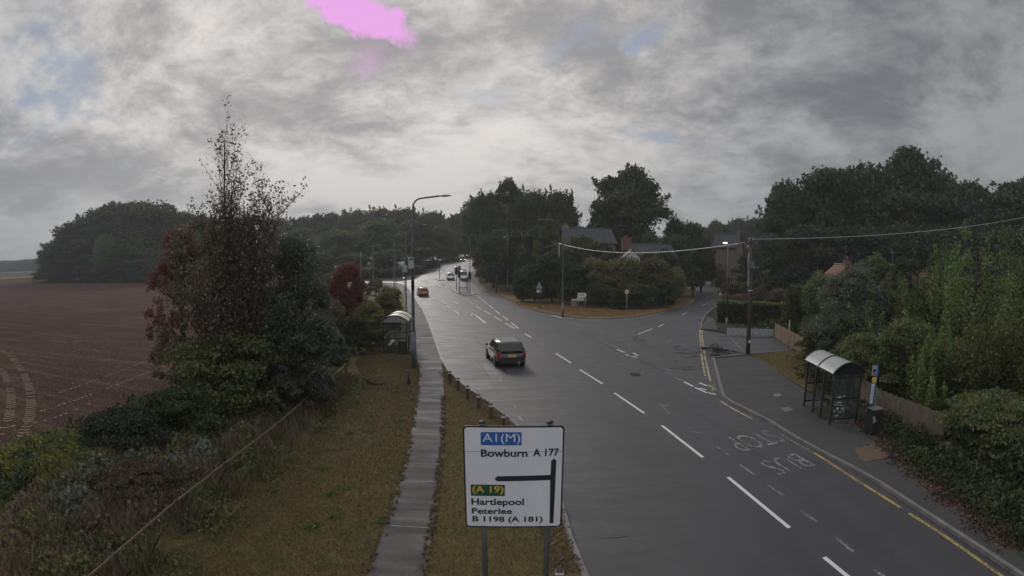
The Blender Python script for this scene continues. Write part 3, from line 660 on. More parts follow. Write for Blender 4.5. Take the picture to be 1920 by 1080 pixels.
# the big trees on the right
row([(1478, 96, 338, 120), (1545, 94, 308, 150), (1620, 92, 304, 160), (1700, 90, 276, 150, 'tall'), (1752, 92, 316, 130), (1820, 86, 340, 90, 'loose'), (1862, 80, 362, 90), (1915, 72, 326, 100, 'tall'), (1990, 70, 330, 130)], 'dome', 'leaf_dark',
    'big dark tree of the mass on the right, %s from the stone house', 'big dark trees on the right')
row([(1450, 88, 430, 90), (1520, 84, 415, 120), (1600, 82, 410, 120), (1680, 80, 415, 120), (1760, 76, 410, 120), (1840, 70, 415, 120), (1920, 62, 420, 130)], 'bush', 'leaf_dark_blue',
    'dark lower tree before the big right trees, %s from the stone house', 'lower trees before the big trees')
# ------------------------------------------------------------------ columns, poles and wires
def zat(u, v, Y): return P(u, v, Y).z
def arc(c, r, a0, a1, n, d):       # quarter bend in the vertical plane of direction d
    return [c + d * (r * math.cos(a0 + (a1 - a0) * i / n)) + Vector((0, 0, r * math.sin(a0 + (a1 - a0) * i / n))) for i in range(n + 1)]
def lamp(u, v, vtop, vhead_u, label, r0=.11, mat='dark_column', base_h=1.6, group=None, zo=.1, bend=.5, up=.12, head='grey_metal', basemat='grey_metal'):
    b = G(u, v, zo); Y = b.y; zt = zat(u, vtop, Y) - b.z; hx = P(vhead_u, vtop, Y).x - b.x
    t = thing('street_lamp', label, 'street lamp', b, 0, group); d = Vector((1 if hx > 0 else -1, 0, 0)); L_ = abs(hx)
    MB().tube([(0, 0, -.1), (0, 0, base_h)], r0 * 1.25, 12).build('column_base', basemat, t, True)
    MB().tube([(0, 0, base_h), (0, 0, base_h + .08), (0, 0, zt * .6), (0, 0, zt - bend)], [r0 * 1.2, r0 * .85, r0 * .7, r0 * .5], 10).build('column', mat, t, True)
    c = Vector((0, 0, zt - bend)) + d * bend
    pts = arc(c, bend, math.pi, math.pi / 2, 6, d); end = d * (L_ - .45) + Vector((0, 0, zt + up))
    MB().tube(pts + [end], r0 * .42, 8).build('arm', mat, t, True)
    h = MB(); e2 = d * (L_ + .25) + Vector((0, 0, zt + up + .02)); m0 = end.lerp(e2, .5)
    h.tube([end - d * .05, end + d * .12, m0, e2], [.04, .10, .13, .05], 10)
    h.v = [(x, y * 1.3, zt + up + (z - zt - up) * .55) for x, y, z in h.v]
    hd = h.build('lamp_head', head, t, True)
    return t, b, zt
t, b, zt = lamp(777, 690, 372, 838, 'tall dark lamp column with curved arm and two sensor boxes beside the left footpath', .125, base_h=2.3, up=.12, bend=.55)
for (v0, v1, dx, w_, lab) in ((480, 506, -.03, .34, 'sensor_box'), (496, 512, -.42, .30, 'sensor_box'), (484, 489, 0, .26, 'sensor_box')):
    za, zb = zat(777, v1, b.y) - b.z, zat(777, v0, b.y) - b.z
    bx = MB().cbox((dx - .02, -.22, (za + zb) / 2), w_, .2, (zb - za) * .82).build(lab, 'pale_metal', t, bevel=.02)
    MB().cbox((dx - .02, -.06, (za + zb) / 2), .1, .14, .1).build('bracket', 'grey_metal', bx)
MB().tube([(0, 0, zat(777, 508, b.y) - b.z), (0, 0, zat(777, 545, b.y) - b.z)], .10, 10).build('column_band', 'black_metal', t, True)
lamp(762, 596, 424, 800, 'lamp column behind the left bus shelter with its arm over the road', .11)
lamp(739, 548, 440, 764, 'grey lamp column at the mouth of the left side road, arm reaching right', .10, 'grey_metal')
lamp(700, 528, 456, 711, 'far lamp column standing left of the side road behind red shrub', .12, 'grey_metal', zo=0)
lamp(1055, 593, 414, 1014, 'lamp column on the dry grass corner with its arm reaching left', .12, 'dark_column')
lamp(952, 548, 433, 926, 'lamp column by the right pavement behind the wired island', .11, 'grey_metal')
lamp(881, 521, 440, 868, 'farthest lamp column at right kerb above the white van', .12, 'dark_column')
def lamp_led(u, v, vtop, hu, label, lit):
    b = G(u, v, .1); zt = zat(u, vtop, b.y) - b.z; hx = P(hu, vtop, b.y).x - b.x
    t = thing('street_lamp', label, 'street lamp', b)
    MB().tube([(0, 0, -.1), (0, 0, 1.3)], .10, 10).build('column_base', 'grey_metal', t, True)
    MB().tube([(0, 0, 1.3), (0, 0, zt)], [.075, .05], 10).build('column', 'dark_column', t, True)
    MB().tube([(0, 0, zt - .05), (hx, 0, zt)], .03, 6).build('arm', 'dark_column', t)
    h = MB().cbox((hx, -.05, zt + .02), .62, .34, .16).build('lamp_head', 'black_metal', t, bevel=.03)
    MB().box(hx - .24, -.24, zt - .045, hx + .24, -.225, zt + .085).build('lamp_glass', 'lamp_lit' if lit else 'pale_metal', h)
lamp_led(1362, 621, 456, 1358, 'short lamp column before the hedge with a bright white head', True)
lamp_led(1251, 549, 491, 1246, 'thin lamp post among the shrubs left of the side road', False)
def pole(u, v, vtop, label, r=.14, mat='pole_wood', zo=.1, bits=(), name='telegraph_pole', cat='telegraph pole', group=None):
    b = G(u, v, zo); zt = zat(u, vtop, b.y) - b.z; t = thing(name, label, cat, b, 0, group)
    MB().tube([(0, 0, -.1), (0, 0, zt * .5), (0, 0, zt)], [r, r * .85, r * .7], 10).build('pole', mat, t, True)
    for (kind, vv) in bits:
        z = zat(u, vv, b.y) - b.z
        if kind == 'cross': MB().bar((-.55, -r, z), (.35, -r, z), .09, .09).build('crossbar', mat, t)
        if kind == 'box': MB().cbox((-.10, -r - .1, z), .55, .25, .5).build('junction_box', 'grey_metal', t, bevel=.02)
        if kind == 'band': MB().tube([(0, 0, z - .04), (0, 0, z + .04)], r * .98, 10).build('band', 'pale_metal', t, True)
        if kind == 'pipe': MB().tube([(-r - .06, -.06, z - 2.2), (-r - .04, -.04, z + .2)], .035, 6).build('cable_pipe', 'pale_metal', t)
        if kind == 'pins':
            for q in (-.12, .12): MB().tube([(q, 0, z), (q, 0, z + .16)], [.05, .035], 8).build('insulator', 'pale_metal', t)
        if kind == 'plate': MB().cbox((0, -r - .02, z), .16, .02, .22).build('plate', 'white_paint', t)
    return t, b, zt
tpA, bA, hA = pole(1402, 663, 447, 'tall dark wooden pole at the driveway corner, carrying the wires', .17, bits=(('cross', 455), ('box', 497), ('pins', 449), ('band', 545), ('pipe', 480), ('plate', 640)))
tpB, bB, hB = pole(1048, 569, 456, 'pale wooden telegraph pole beside the lamp column on the grass corner', .17, 'pole_wood_pale', bits=(('pins', 457), ('band', 520)))
tpC, bC, hC = pole(916, 528, 455, 'far pale pole where the wire ends at the right bank', .16, 'pole_wood_pale', bits=(('pins', 457),))
pole(677, 525, 471, 'plain pale pole far left behind the red shrub', .14, 'pole_wood_pale', 0, bits=())
pole(742.5, 547, 478, 'slim grey post close behind the lamp at the left side road', .07, 'grey_metal', name='post', cat='post')
pole(693, 530, 500, 'short grey post beside the far left lamp column', .09, 'grey_metal', 0, name='post', cat='post')
pole(900, 530, 432, 'thin dark pole among the trees on the right bank', .10, 'dark_column', name='post', cat='post')
pole(1478, 652, 600, 'slender pale post before the light wooden fence', .05, 'pale_metal', name='post', cat='post')
pole(1487, 560, 466, 'slim far pole in front of the big right trees', .08, 'dark_column', name='post', cat='post')
offp = P(2030, 380, 24); offb = Vector((offp.x, 24, .0))
t = thing('telegraph_pole', 'wooden pole holding the far right end of the long wire', 'telegraph pole', offb)
MB().tube([(0, 0, -.1), (0, 0, offp.z + .3)], [.16, .12], 10).build('pole', 'pole_wood', t, True)
def wire(a, b, sag, label, r=.035, mat='pale_metal'):
    pts = [a.lerp(b, i / 28) - Vector((0, 0, sag * 4 * (i / 28) * (1 - i / 28))) for i in range(29)]
    tag(MB().tube(pts, r, 6).build('overhead_wire', mat, smooth=True), label, 'wire')
tA = bA + Vector((-.1, 0, hA)); tB = bB + Vector((0, 0, hB)); tC = bC + Vector((0, 0, hC))
midv = lambda u, v, a, b: (a + b).z / 2 - P(u, v, (a.y + b.y) / 2).z
wire(bA + Vector((.05, -.1, hA - .05)), offp, .95, 'long pale wire from the dark pole to the right edge', .024)
wire(tB, bA + Vector((-.15, 0, hA - .25)), 1.15, 'pale sagging wire between the corner pole and the dark driveway pole', .033)
wire(tC, tB, 1.5, 'thin sagging wire from the far pale pole to the corner pole', .04, 'grey_metal')
# ------------------------------------------------------------------ direction sign in the foreground
SY = 8.5; sc_ = P(963, 895, SY)
x0, x1 = P(870, 895, SY).x, P(1056, 895, SY).x; z1, z0 = P(963, 799, SY).z, P(963, 989, SY).z
W_, H_ = x1 - x0, z1 - z0
sign = thing('road_sign', 'large white direction sign with black border on two grey posts', 'road sign', ((x0 + x1) / 2, SY, .1))
def rrect(x0, z0, x1, z1, r, n=6):
    o = []
    for cx, cz, a0 in ((x1 - r, z1 - r, 0), (x0 + r, z1 - r, 90), (x0 + r, z0 + r, 180), (x1 - r, z0 + r, 270)):
        for i in range(n + 1):
            a = math.radians(a0 + 90 * i / n); o.append((cx + r * math.cos(a), cz + r * math.sin(a)))
    return o
def plate(poly, y0, y1, name, mat, parent, bevel=0):
    m_ = MB().prism([(x, z) for x, z in poly], y0, y1); m_.v = [(x, y, z) for x, z, y in m_.v]
    return m_.build(name, mat, parent)
zb = z0 - .1; hw = W_ / 2
board = plate(rrect(-hw, zb, hw, zb + H_, .07), 0, .03, 'sign_board', 'sign_black', sign)
plate(rrect(-hw + .028, zb + .028, hw - .028, zb + H_ - .028, .05), -.004, 0, 'sign_face', 'sign_white', board)
def sx(px): return -hw + (px - 172) / 684 * W_
def sz(py): return zb + H_ - (py - 70) / 685 * H_
def sign_text(s, pxa, pya, pxb, pyb, mat, dep=-.0105, bold=.022, nm='lettering', parent=None):
    me = text_mesh(s, bold); xs = [v.co.x for v in me.vertices]; ys = [v.co.y for v in me.vertices]
    a0, a1, b0, b1 = min(xs), max(xs), min(ys), max(ys)
    for v in me.vertices:
        X = sx(pxa + (pxb - pxa) * (v.co.x - a0) / (a1 - a0)); Z = sz(pyb + (pya - pyb) * (v.co.y - b0) / (b1 - b0)); v.co = (X, dep, Z)
    link(nm, me, mat, parent or board)
plate(rrect(sx(292), sz(190), sx(567), sz(107), .014), -.008, -.004, 'blue_patch', 'sign_blue', board)
sign_text('A1(M)', 305, 116, 558, 184, 'sign_white', -.0105, .0)
sign_text('Bowburn', 292, 216, 608, 265, 'sign_black'); sign_text('A 177', 645, 212, 822, 262, 'sign_black')
plate([(sx(770), sz(725)), (sx(797), sz(725)), (sx(805), sz(292)), (sx(789), sz(278)), (sx(770), sz(292)), (sx(768), sz(386)), (sx(400), sz(393)), (sx(383), sz(410)), (sx(400), sz(427)), (sx(766), sz(420))], -.008, -.004, 'route_diagram', 'sign_black', board)
plate(rrect(sx(217), sz(528), sx(453), sz(450), .014), -.008, -.004, 'green_patch', 'sign_green', board)
sign_text('(A 19)', 228, 458, 444, 518, 'sign_yellow', -.0105, .018)
sign_text('Hartlepool', 219, 545, 586, 606, 'sign_black'); sign_text('Peterlee', 220, 613, 504, 655, 'sign_black'); sign_text('B 1198 (A 181)', 224, 672, 720, 724, 'sign_black')
MB().box(-hw + .03, -.0052, sz(234), hw - .03, -.0042, sz(231)).build('joint_line', 'sign_grey', board)
for u in (908, 1026):
    X = P(u, 1000, SY + .1).x - sign.location.x
    p = MB().tube([(X, .09, -.1), (X, .09, zb + H_ + .03)], .052, 14).build('sign_post', 'grey_metal', sign, True)
    MB().tube([(X, .09, zb + H_ + .03), (X, .09, zb + H_ + .06)], [.06, .05], 14).build('post_cap', 'black_metal', p, True)
for z_ in (zb + .25, zb + H_ - .25): MB().box(-hw + .08, .032, z_ - .03, hw - .08, .05, z_ + .03).build('rail', 'grey_metal', sign)
# ------------------------------------------------------------------ verge posts, fences
def bollard(u, v, label, h=None):
    b = G(u, v, .1); h = h or .70; t = thing('verge_post', label, 'post', b, random.uniform(-.15, .15), 'wooden posts along the left kerb')
    MB().add([(-.075, -.075, -.05), (.075, -.075, -.05), (.075, .075, -.05), (-.075, .075, -.05), (-.075, -.075, h - .06), (.075, -.075, h - .06), (.075, .075, h), (-.075, .075, h)],
             [(3, 2, 1, 0), (4, 5, 6, 7), (0, 1, 5, 4), (1, 2, 6, 5), (2, 3, 7, 6), (3, 0, 4, 7)]).build('post', 'post_wood', t, bevel=.008)
    MB().box(-.082, -.082, h - .135, .082, .082, h - .075).build('white_band', 'white_paint', t)
for i, (u, v) in enumerate([(844, 719), (859, 733), (877, 749), (898, 767), (921, 786), (944, 808), (975, 850), (1006, 905)]):
    bollard(u, v, 'short wooden post with white band on the left kerb, %s one from the bus bay' % ORD[i])
bollard(1047, 1112, 'short wooden post with white band right beside the direction sign post', .66)
b = G(767, 720, .1); t = thing('wooden_stump_post', 'lone dark wooden post left of the footpath near the lamp column', 'post', b)
MB().tube([(0, 0, -.05), (0, 0, .75)], .08, 10).build('post', 'post_wood', t, True); MB().tube([(0, 0, .752), (0, 0, .78)], .085, 10).build('cap', 'leaf_olive', t, True)
rail = [G(u, v, .95) for u, v in [(100, 1140), (215, 1040), (330, 940), (420, 870), (520, 795), (600, 725), (648, 684)]]
fl_ = resample([Vector((p.x, p.y, 0)) for p in rail], 2.4)
t = thing('rail_fence', 'low weathered timber rail fence running through the rough grass on the left', 'fence', (fl_[0].x, fl_[0].y, .05)); o = fl_[0]
for i, p in enumerate(fl_):
    MB().cbox((p.x - o.x, p.y - o.y, .44), .10, .10, 1.0).build('post', 'post_wood', t)
    if i:
        q = fl_[i - 1]; MB().bar((q.x - o.x, q.y - o.y, .90 + random.uniform(-.03, .03)), (p.x - o.x, p.y - o.y, .90), .035, .05).build('rail', 'rail_wood', t)
def board_fence(pts, h, label, mat, z=.0, w=.14):
    o = pts[0]; t = thing('board_fence', label, 'fence', (o.x, o.y, z)); n = 0
    for a, b in zip(pts, pts[1:]):
        Ln = (b - a).length; k = max(1, round(Ln / 2.4)); d = (b - a).normalized(); nr = Vector((-d.y, d.x, 0))
        for j in range(k):
            p = a + (b - a) * (j / k) - o; q = a + (b - a) * ((j + 1) / k) - o; m_ = MB(); L2 = (q - p).length; c = max(2, int(L2 / (w + .012)))
            for i in range(c):
                s = p + d * (L2 * (i + .5) / c) + nr * random.uniform(-.006, .006); hh = h + random.uniform(-.03, .03)
                mm = MB().cbox((0, 0, hh / 2), w * .93, .022, hh).xf(Matrix.Translation(s) @ Matrix.Rotation(math.atan2(d.y, d.x), 4, 'Z')); m_.add(mm.v, mm.f)
            m_.build('board_panel', mat, t)
            for zz_ in (.25, h - .2): MB().bar(p + nr * .05 + Vector((0, 0, zz_)), q + nr * .05 + Vector((0, 0, zz_)), .05, .07).build('rail', 'post_wood', t)
            MB().cbox((p.x + nr.x * .06, p.y + nr.y * .06, h / 2 + .03), .09, .09, h + .06).build('post', 'post_wood', t)
    return t
fa = [G(1452, 633, 0), G(1513, 672, 0)]
board_fence([Vector((p.x, p.y, 0)) for p in fa], 1.3, 'light board fence behind the grass wedge and driveway', 'fence_board_light', .05)
board_fence([Vector((fa[1].x, fa[1].y, 0)), Vector((16.6, 19.2, 0)), Vector((16.55, 14.3, 0))], 1.15, 'grey vertical board fence behind the right bus shelter, leaning into shrubs', 'fence_board', .05)
board_fence([P(1478, 545, 66).xy.to_3d(), P(1516, 545, 62).xy.to_3d()], 2.2, 'brown garden fence in the distance behind the clipped hedge', 'rail_wood', zg(40, 64))
wl = [G(1362, 627, .1), G(1450, 630, .1)]
board_fence([Vector((p.x, p.y, 0)) for p in wl], .62, 'low white picket boards along the foot of the hedge', 'pale_metal', .1, .2)
# clipped hedge
def hedge(a, b, w, h, label):
    rng = np.random.default_rng(5); a = Vector(a); b = Vector(b); d = (b - a); Ln = d.length; d.normalize(); nr = Vector((-d.y, d.x, 0))
    t = thing('clipped_hedge', label, 'hedge', (a.x, a.y, .1))
    core = MB(); core.box(0, -w / 2 + .15, 0, Ln, w / 2 - .15, h - .18).xf(Matrix.Rotation(math.atan2(d.y, d.x), 4, 'Z')); core.build('stems', 'bark', t)
    n = 16000; f = rng.random(n); s = rng.random((n, 3)); X = s[:, 0] * Ln; Yv = np.where(f < .35, -w / 2, np.where(f < .45, w / 2, (s[:, 1] - .5) * w)); Z = np.where(f < .45, s[:, 2] * h, h + .06 * np.sin(X * 1.7))
    Cp = np.stack([X, Yv, Z], 1) + rng.normal(size=(n, 3)) * .07
    R = np.array([[d.x, nr.x, 0], [d.y, nr.y, 0], [0, 0, 1]]); top = Cp[:, 2] > h - .12; Cp = Cp @ R.T
    for nm, mk, mt in (('leaves', ~top, 'leaf_dark'), ('top_growth', top, 'leaf_light')):
        o = link(nm, mesh_np(nm, leaf_verts(Cp[mk], .12, rng), 4), mt, t)
ha, hb = G(1350, 604, .1), G(1520, 640, .1); hb = P(1530, 600, ha.y - 6)
hh_ = P(1400, 573, ha.y).z
hedge((ha.x, ha.y + .6, 0), (hb.x, ha.y - 5, 0), 1.6, 2.2, 'tall clipped dark hedge with bright green top behind the white boards')
# ------------------------------------------------------------------ bus shelters and their furniture
def shelter(o, far, D, hgt, sgn, roofmat, label, extra=True, bays=3):
    d = (far - o); Ln = Vector((d.x, d.y, 0)).length; rz = math.atan2(d.y, d.x); t = thing('bus_shelter', label, 'bus shelter', (o.x, o.y, .1), rz)
    Y = lambda y: sgn * y
    fx = [0, Ln * .34, Ln * .64, Ln]; bxs = [0, Ln * .33, Ln * .67, Ln]; pw = .075
    for x in fx: MB().box(x - pw / 2, -pw / 2, -.02, x + pw / 2, pw / 2, hgt).build('post', 'black_metal', t)
    for x in bxs: MB().box(x - pw / 2, Y(D) - pw / 2, -.02, x + pw / 2, Y(D) + pw / 2, hgt).build('post', 'black_metal', t)
    def rail_(a, b, z, h_=.07): MB().bar((*a, z), (*b, z), .05, h_).build('rail', 'black_metal', t)
    def pane(a, b, z0, z1, mat='clear_panel'):
        a = Vector((*a, 0)); b = Vector((*b, 0)); n = (b - a).normalized().cross(Vector((0, 0, 1))) * .004
        vs = [a - n, b - n, b + n, a + n]; MB().prism([(q.x, q.y) for q in vs], z0, z1).build('glass_pane', mat, t)
    for x in (0, Ln):
        for z_ in (.25, 1.12, hgt - .14): rail_((x, Y(.04)), (x, Y(D - .04)), z_)
        pane((x, Y(.04)), (x, Y(D - .04)), .29, 1.08); pane((x, Y(.04)), (x, Y(D - .04)), 1.16, hgt - .18)
        MB().box(x - .02, Y(D / 2) - .02, 1.16, x + .02, Y(D / 2) + .02, hgt - .18).build('mullion', 'black_metal', t)
    for a, b in zip(bxs, bxs[1:]):
        for z_ in (.25, 1.12, hgt - .14): rail_((a + .04, Y(D)), (b - .04, Y(D)), z_)
        pane((a + .04, Y(D)), (b - .04, Y(D)), .29, 1.08); pane((a + .04, Y(D)), (b - .04, Y(D)), 1.16, hgt - .18)
    for z_ in (.25, 1.12): rail_((fx[1] + .04, 0), (fx[2] - .04, 0), z_)
    pane((fx[1] + .04, 0), (fx[2] - .04, 0), .29, 1.08)
    for y in (0, D): MB().bar((-.1, Y(y), hgt), (Ln + .1, Y(y), hgt), .1, .1).build('eaves_beam', 'black_metal', t)
    rise_ = .42; n = 14; ov = .14
    cur = [((-ov + (D + 2 * ov) * i / n), hgt + .06 + rise_ * math.sin(math.pi * i / n) ** .8) for i in range(n + 1)]
    for x in (-.12, Ln / 2, Ln + .12):
        MB().tube([(x, Y(y), z + .015) for y, z in cur], .035, 6).build('roof_rib', 'black_metal', t, True)
    for a, b in ((-.09, Ln / 2 - .03), (Ln / 2 + .03, Ln + .09)):
        m_ = MB(); V = [(x, Y(y), z) for y, z in cur for x in (a, b)] + [(x, Y(y), z - .012) for y, z in cur for x in (a, b)]; k = 2 * (n + 1)
        F = [(2 * i, 2 * i + 1, 2 * i + 3, 2 * i + 2) for i in range(n)] + [(k + 2 * i, k + 2 * i + 2, k + 2 * i + 3, k + 2 * i + 1) for i in range(n)]
        m_.add(V, F).build('roof_panel', roofmat, t, True)
    for x in (-.10, Ln + .10):
        m_ = MB(); V = [(x, Y(y), z - .02) for y, z in cur] + [(x, Y(cur[-1][0]), hgt), (x, Y(cur[0][0]), hgt)]
        m_.add(V, [tuple(range(len(V)))]); pn = m_.build('gable_panel', 'sign_grey' if roofmat == 'roof_cream' else 'glass_dark', t)
    MB().box(.35, Y(D - .42), .52, Ln - .35, Y(D - .18), .57).build('bench', 'grey_metal', t)
    return t, Ln, rz
o1 = G(1555, 797, .1); o2 = G(1507, 761, .1)
st, Ln, rz = shelter(o1, o2, 1.35, 2.18, -1, 'roof_sheet', 'dark framed bus shelter with pale arched roof on the right pavement')
# scratched tags on the near end pane of the right shelter
rg = random.Random(3)
for (y, z, w, h) in ((.22, .88, .30, .05), (.36, .98, .34, .06), (.30, .72, .14, .14), (.52, .70, .16, .10), (.16, .60, .1, .16), (.40, .55, .05, .14), (.50, .55, .05, .14), (.30, .40, .26, .07), (.62, .62, .07, .2), (.44, .84, .20, .05), (.58, 1.24, .2, .05), (.35, 1.2, .3, .08), (.3, .17, .2, .03)):
    n = 9; pl_ = [(y + w / 2 * math.cos(6.283 * i / n) * rg.uniform(.6, 1.1), z + h / 2 * math.sin(6.283 * i / n) * rg.uniform(.6, 1.1)) for i in range(n)]
    m_ = MB().add([(-.012, -a, b) for a, b in pl_] + [(-.009, -a, b) for a, b in pl_], [tuple(range(n)), tuple(range(n, 2 * n))] + [(i, (i + 1) % n, n + (i + 1) % n, n + i) for i in range(n)])
    m_.build('graffiti_mark', 'graffiti', st)
o3 = G(763, 664, .1); d3 = Vector((-.10, 1, 0)).normalized()
o3w = G(719, 664, .1)
shelter(o3, o3 + d3 * 3.6, (o3w - o3).length * .97, 2.3, 1, 'roof_cream', 'bus shelter with cream arched roof beside the left lamp column')
def bin_(u, v, w, h, label, z=.1):
    b = G(u, v, z); t = thing('litter_bin', label, 'litter bin', b)
    m_ = MB().prism(rrect(-w / 2, -w * .42, w / 2, w * .42, .07, 4), 0, h * .86); m_.build('body', 'bin_black', t, bevel=.01)
    m_ = MB().prism(rrect(-w / 2 - .02, -w * .42 - .02, w / 2 + .02, w * .42 + .02, .07, 4), h * .86, h * .93); m_.build('lid', 'bin_black', t, bevel=.01)
    MB().add([(-w * .45, -w * .38, h * .93), (w * .45, -w * .38, h * .93), (w * .45, w * .38, h * .93), (-w * .45, w * .38, h * .93), (-w * .3, -w * .2, h), (w * .3, -w * .2, h), (w * .3, w * .2, h), (-w * .3, w * .2, h)],
             [(4, 5, 6, 7), (0, 1, 5, 4), (1, 2, 6, 5), (2, 3, 7, 6), (3, 0, 4, 7)]).build('hood', 'grey_metal', t)
    MB().box(-w * .3, -w * .42 - .012, h * .62, w * .3, -w * .42 - .004, h * .76).build('slot', 'black_metal', t)
    return t
bt = bin_(1634, 812, .62, 1.12, 'black litter bin behind the bus stop flag on the right pavement')
for (x, z, w, h) in ((-.2, .72, .12, .16), (-.12, .6, .1, .06), (-.2, .55, .06, .1)): MB().box(x - w / 2, -.272, z - h / 2, x + w / 2, -.264, z + h / 2).build('sticker', 'graffiti', bt)
bin_(755, 664, .56, 1.05, 'black litter bin in front of the cream roofed bus shelter')
b = G(1628, 790, .1); Y = b.y; t = thing('bus_stop_sign', 'blue bus stop pole with pale flag, yellow disc and white timetable', 'bus stop sign', b, -.12)
H1 = zat(1637, 686, Y) - b.z
MB().tube([(.12, 0, -.05), (.12, 0, H1)], .035, 8).build('pole', 'sign_blue', t, True)
MB().box(-.14, -.02, H1 - .42, .10, .01, H1).build('flag', 'pale_metal', t); MB().box(.10, -.022, H1 - .45, .20, .012, H1 + .02).build('flag_edge', 'sign_blue', t)
MB().box(-.10, -.028, H1 - .28, .06, -.022, H1 - .15).build('bus_symbol', 'sign_black', t); MB().box(-.10, -.028, H1 - .36, .07, -.022, H1 - .33).build('text_strip', 'sign_black', t)
MB().tube([(0.02, -.05, H1 - .62), (.02, -.02, H1 - .62)], .13, 18).build('yellow_disc', 'sign_yellow', t)
MB().box(-.09, -.03, H1 - 1.65, .07, .0, H1 - .78).build('timetable', 'white_paint', t); MB().box(-.12, -.004, H1 - 1.72, .16, .02, H1 - .72).build('timetable_case', 'sign_blue', t)
for k in range(5): MB().box(-.06, -.034, H1 - 1.5 + k * .14, .04, -.0305, H1 - 1.47 + k * .14).build('timetable_line', 'sign_grey', t)
# broken branch on the grass
b = G(702, 722, .1); t = thing('fallen_branch', 'dark broken branch lying on the grass left of the footpath', 'branch', b)
MB().tube([(-.62, .1, .34), (-.35, .05, .20), (-.05, 0, .07), (.2, 0, .05), (.5, .05, .09), (.7, .08, .13)], [.05, .085, .10, .085, .04, .01], 8).build('limb', 'bark', t, True)
MB().tube([(-.1, 0, .1), (.02, .1, .24), (.15, .15, .2)], [.05, .03, .01], 6).build('twig', 'bark', t, True)
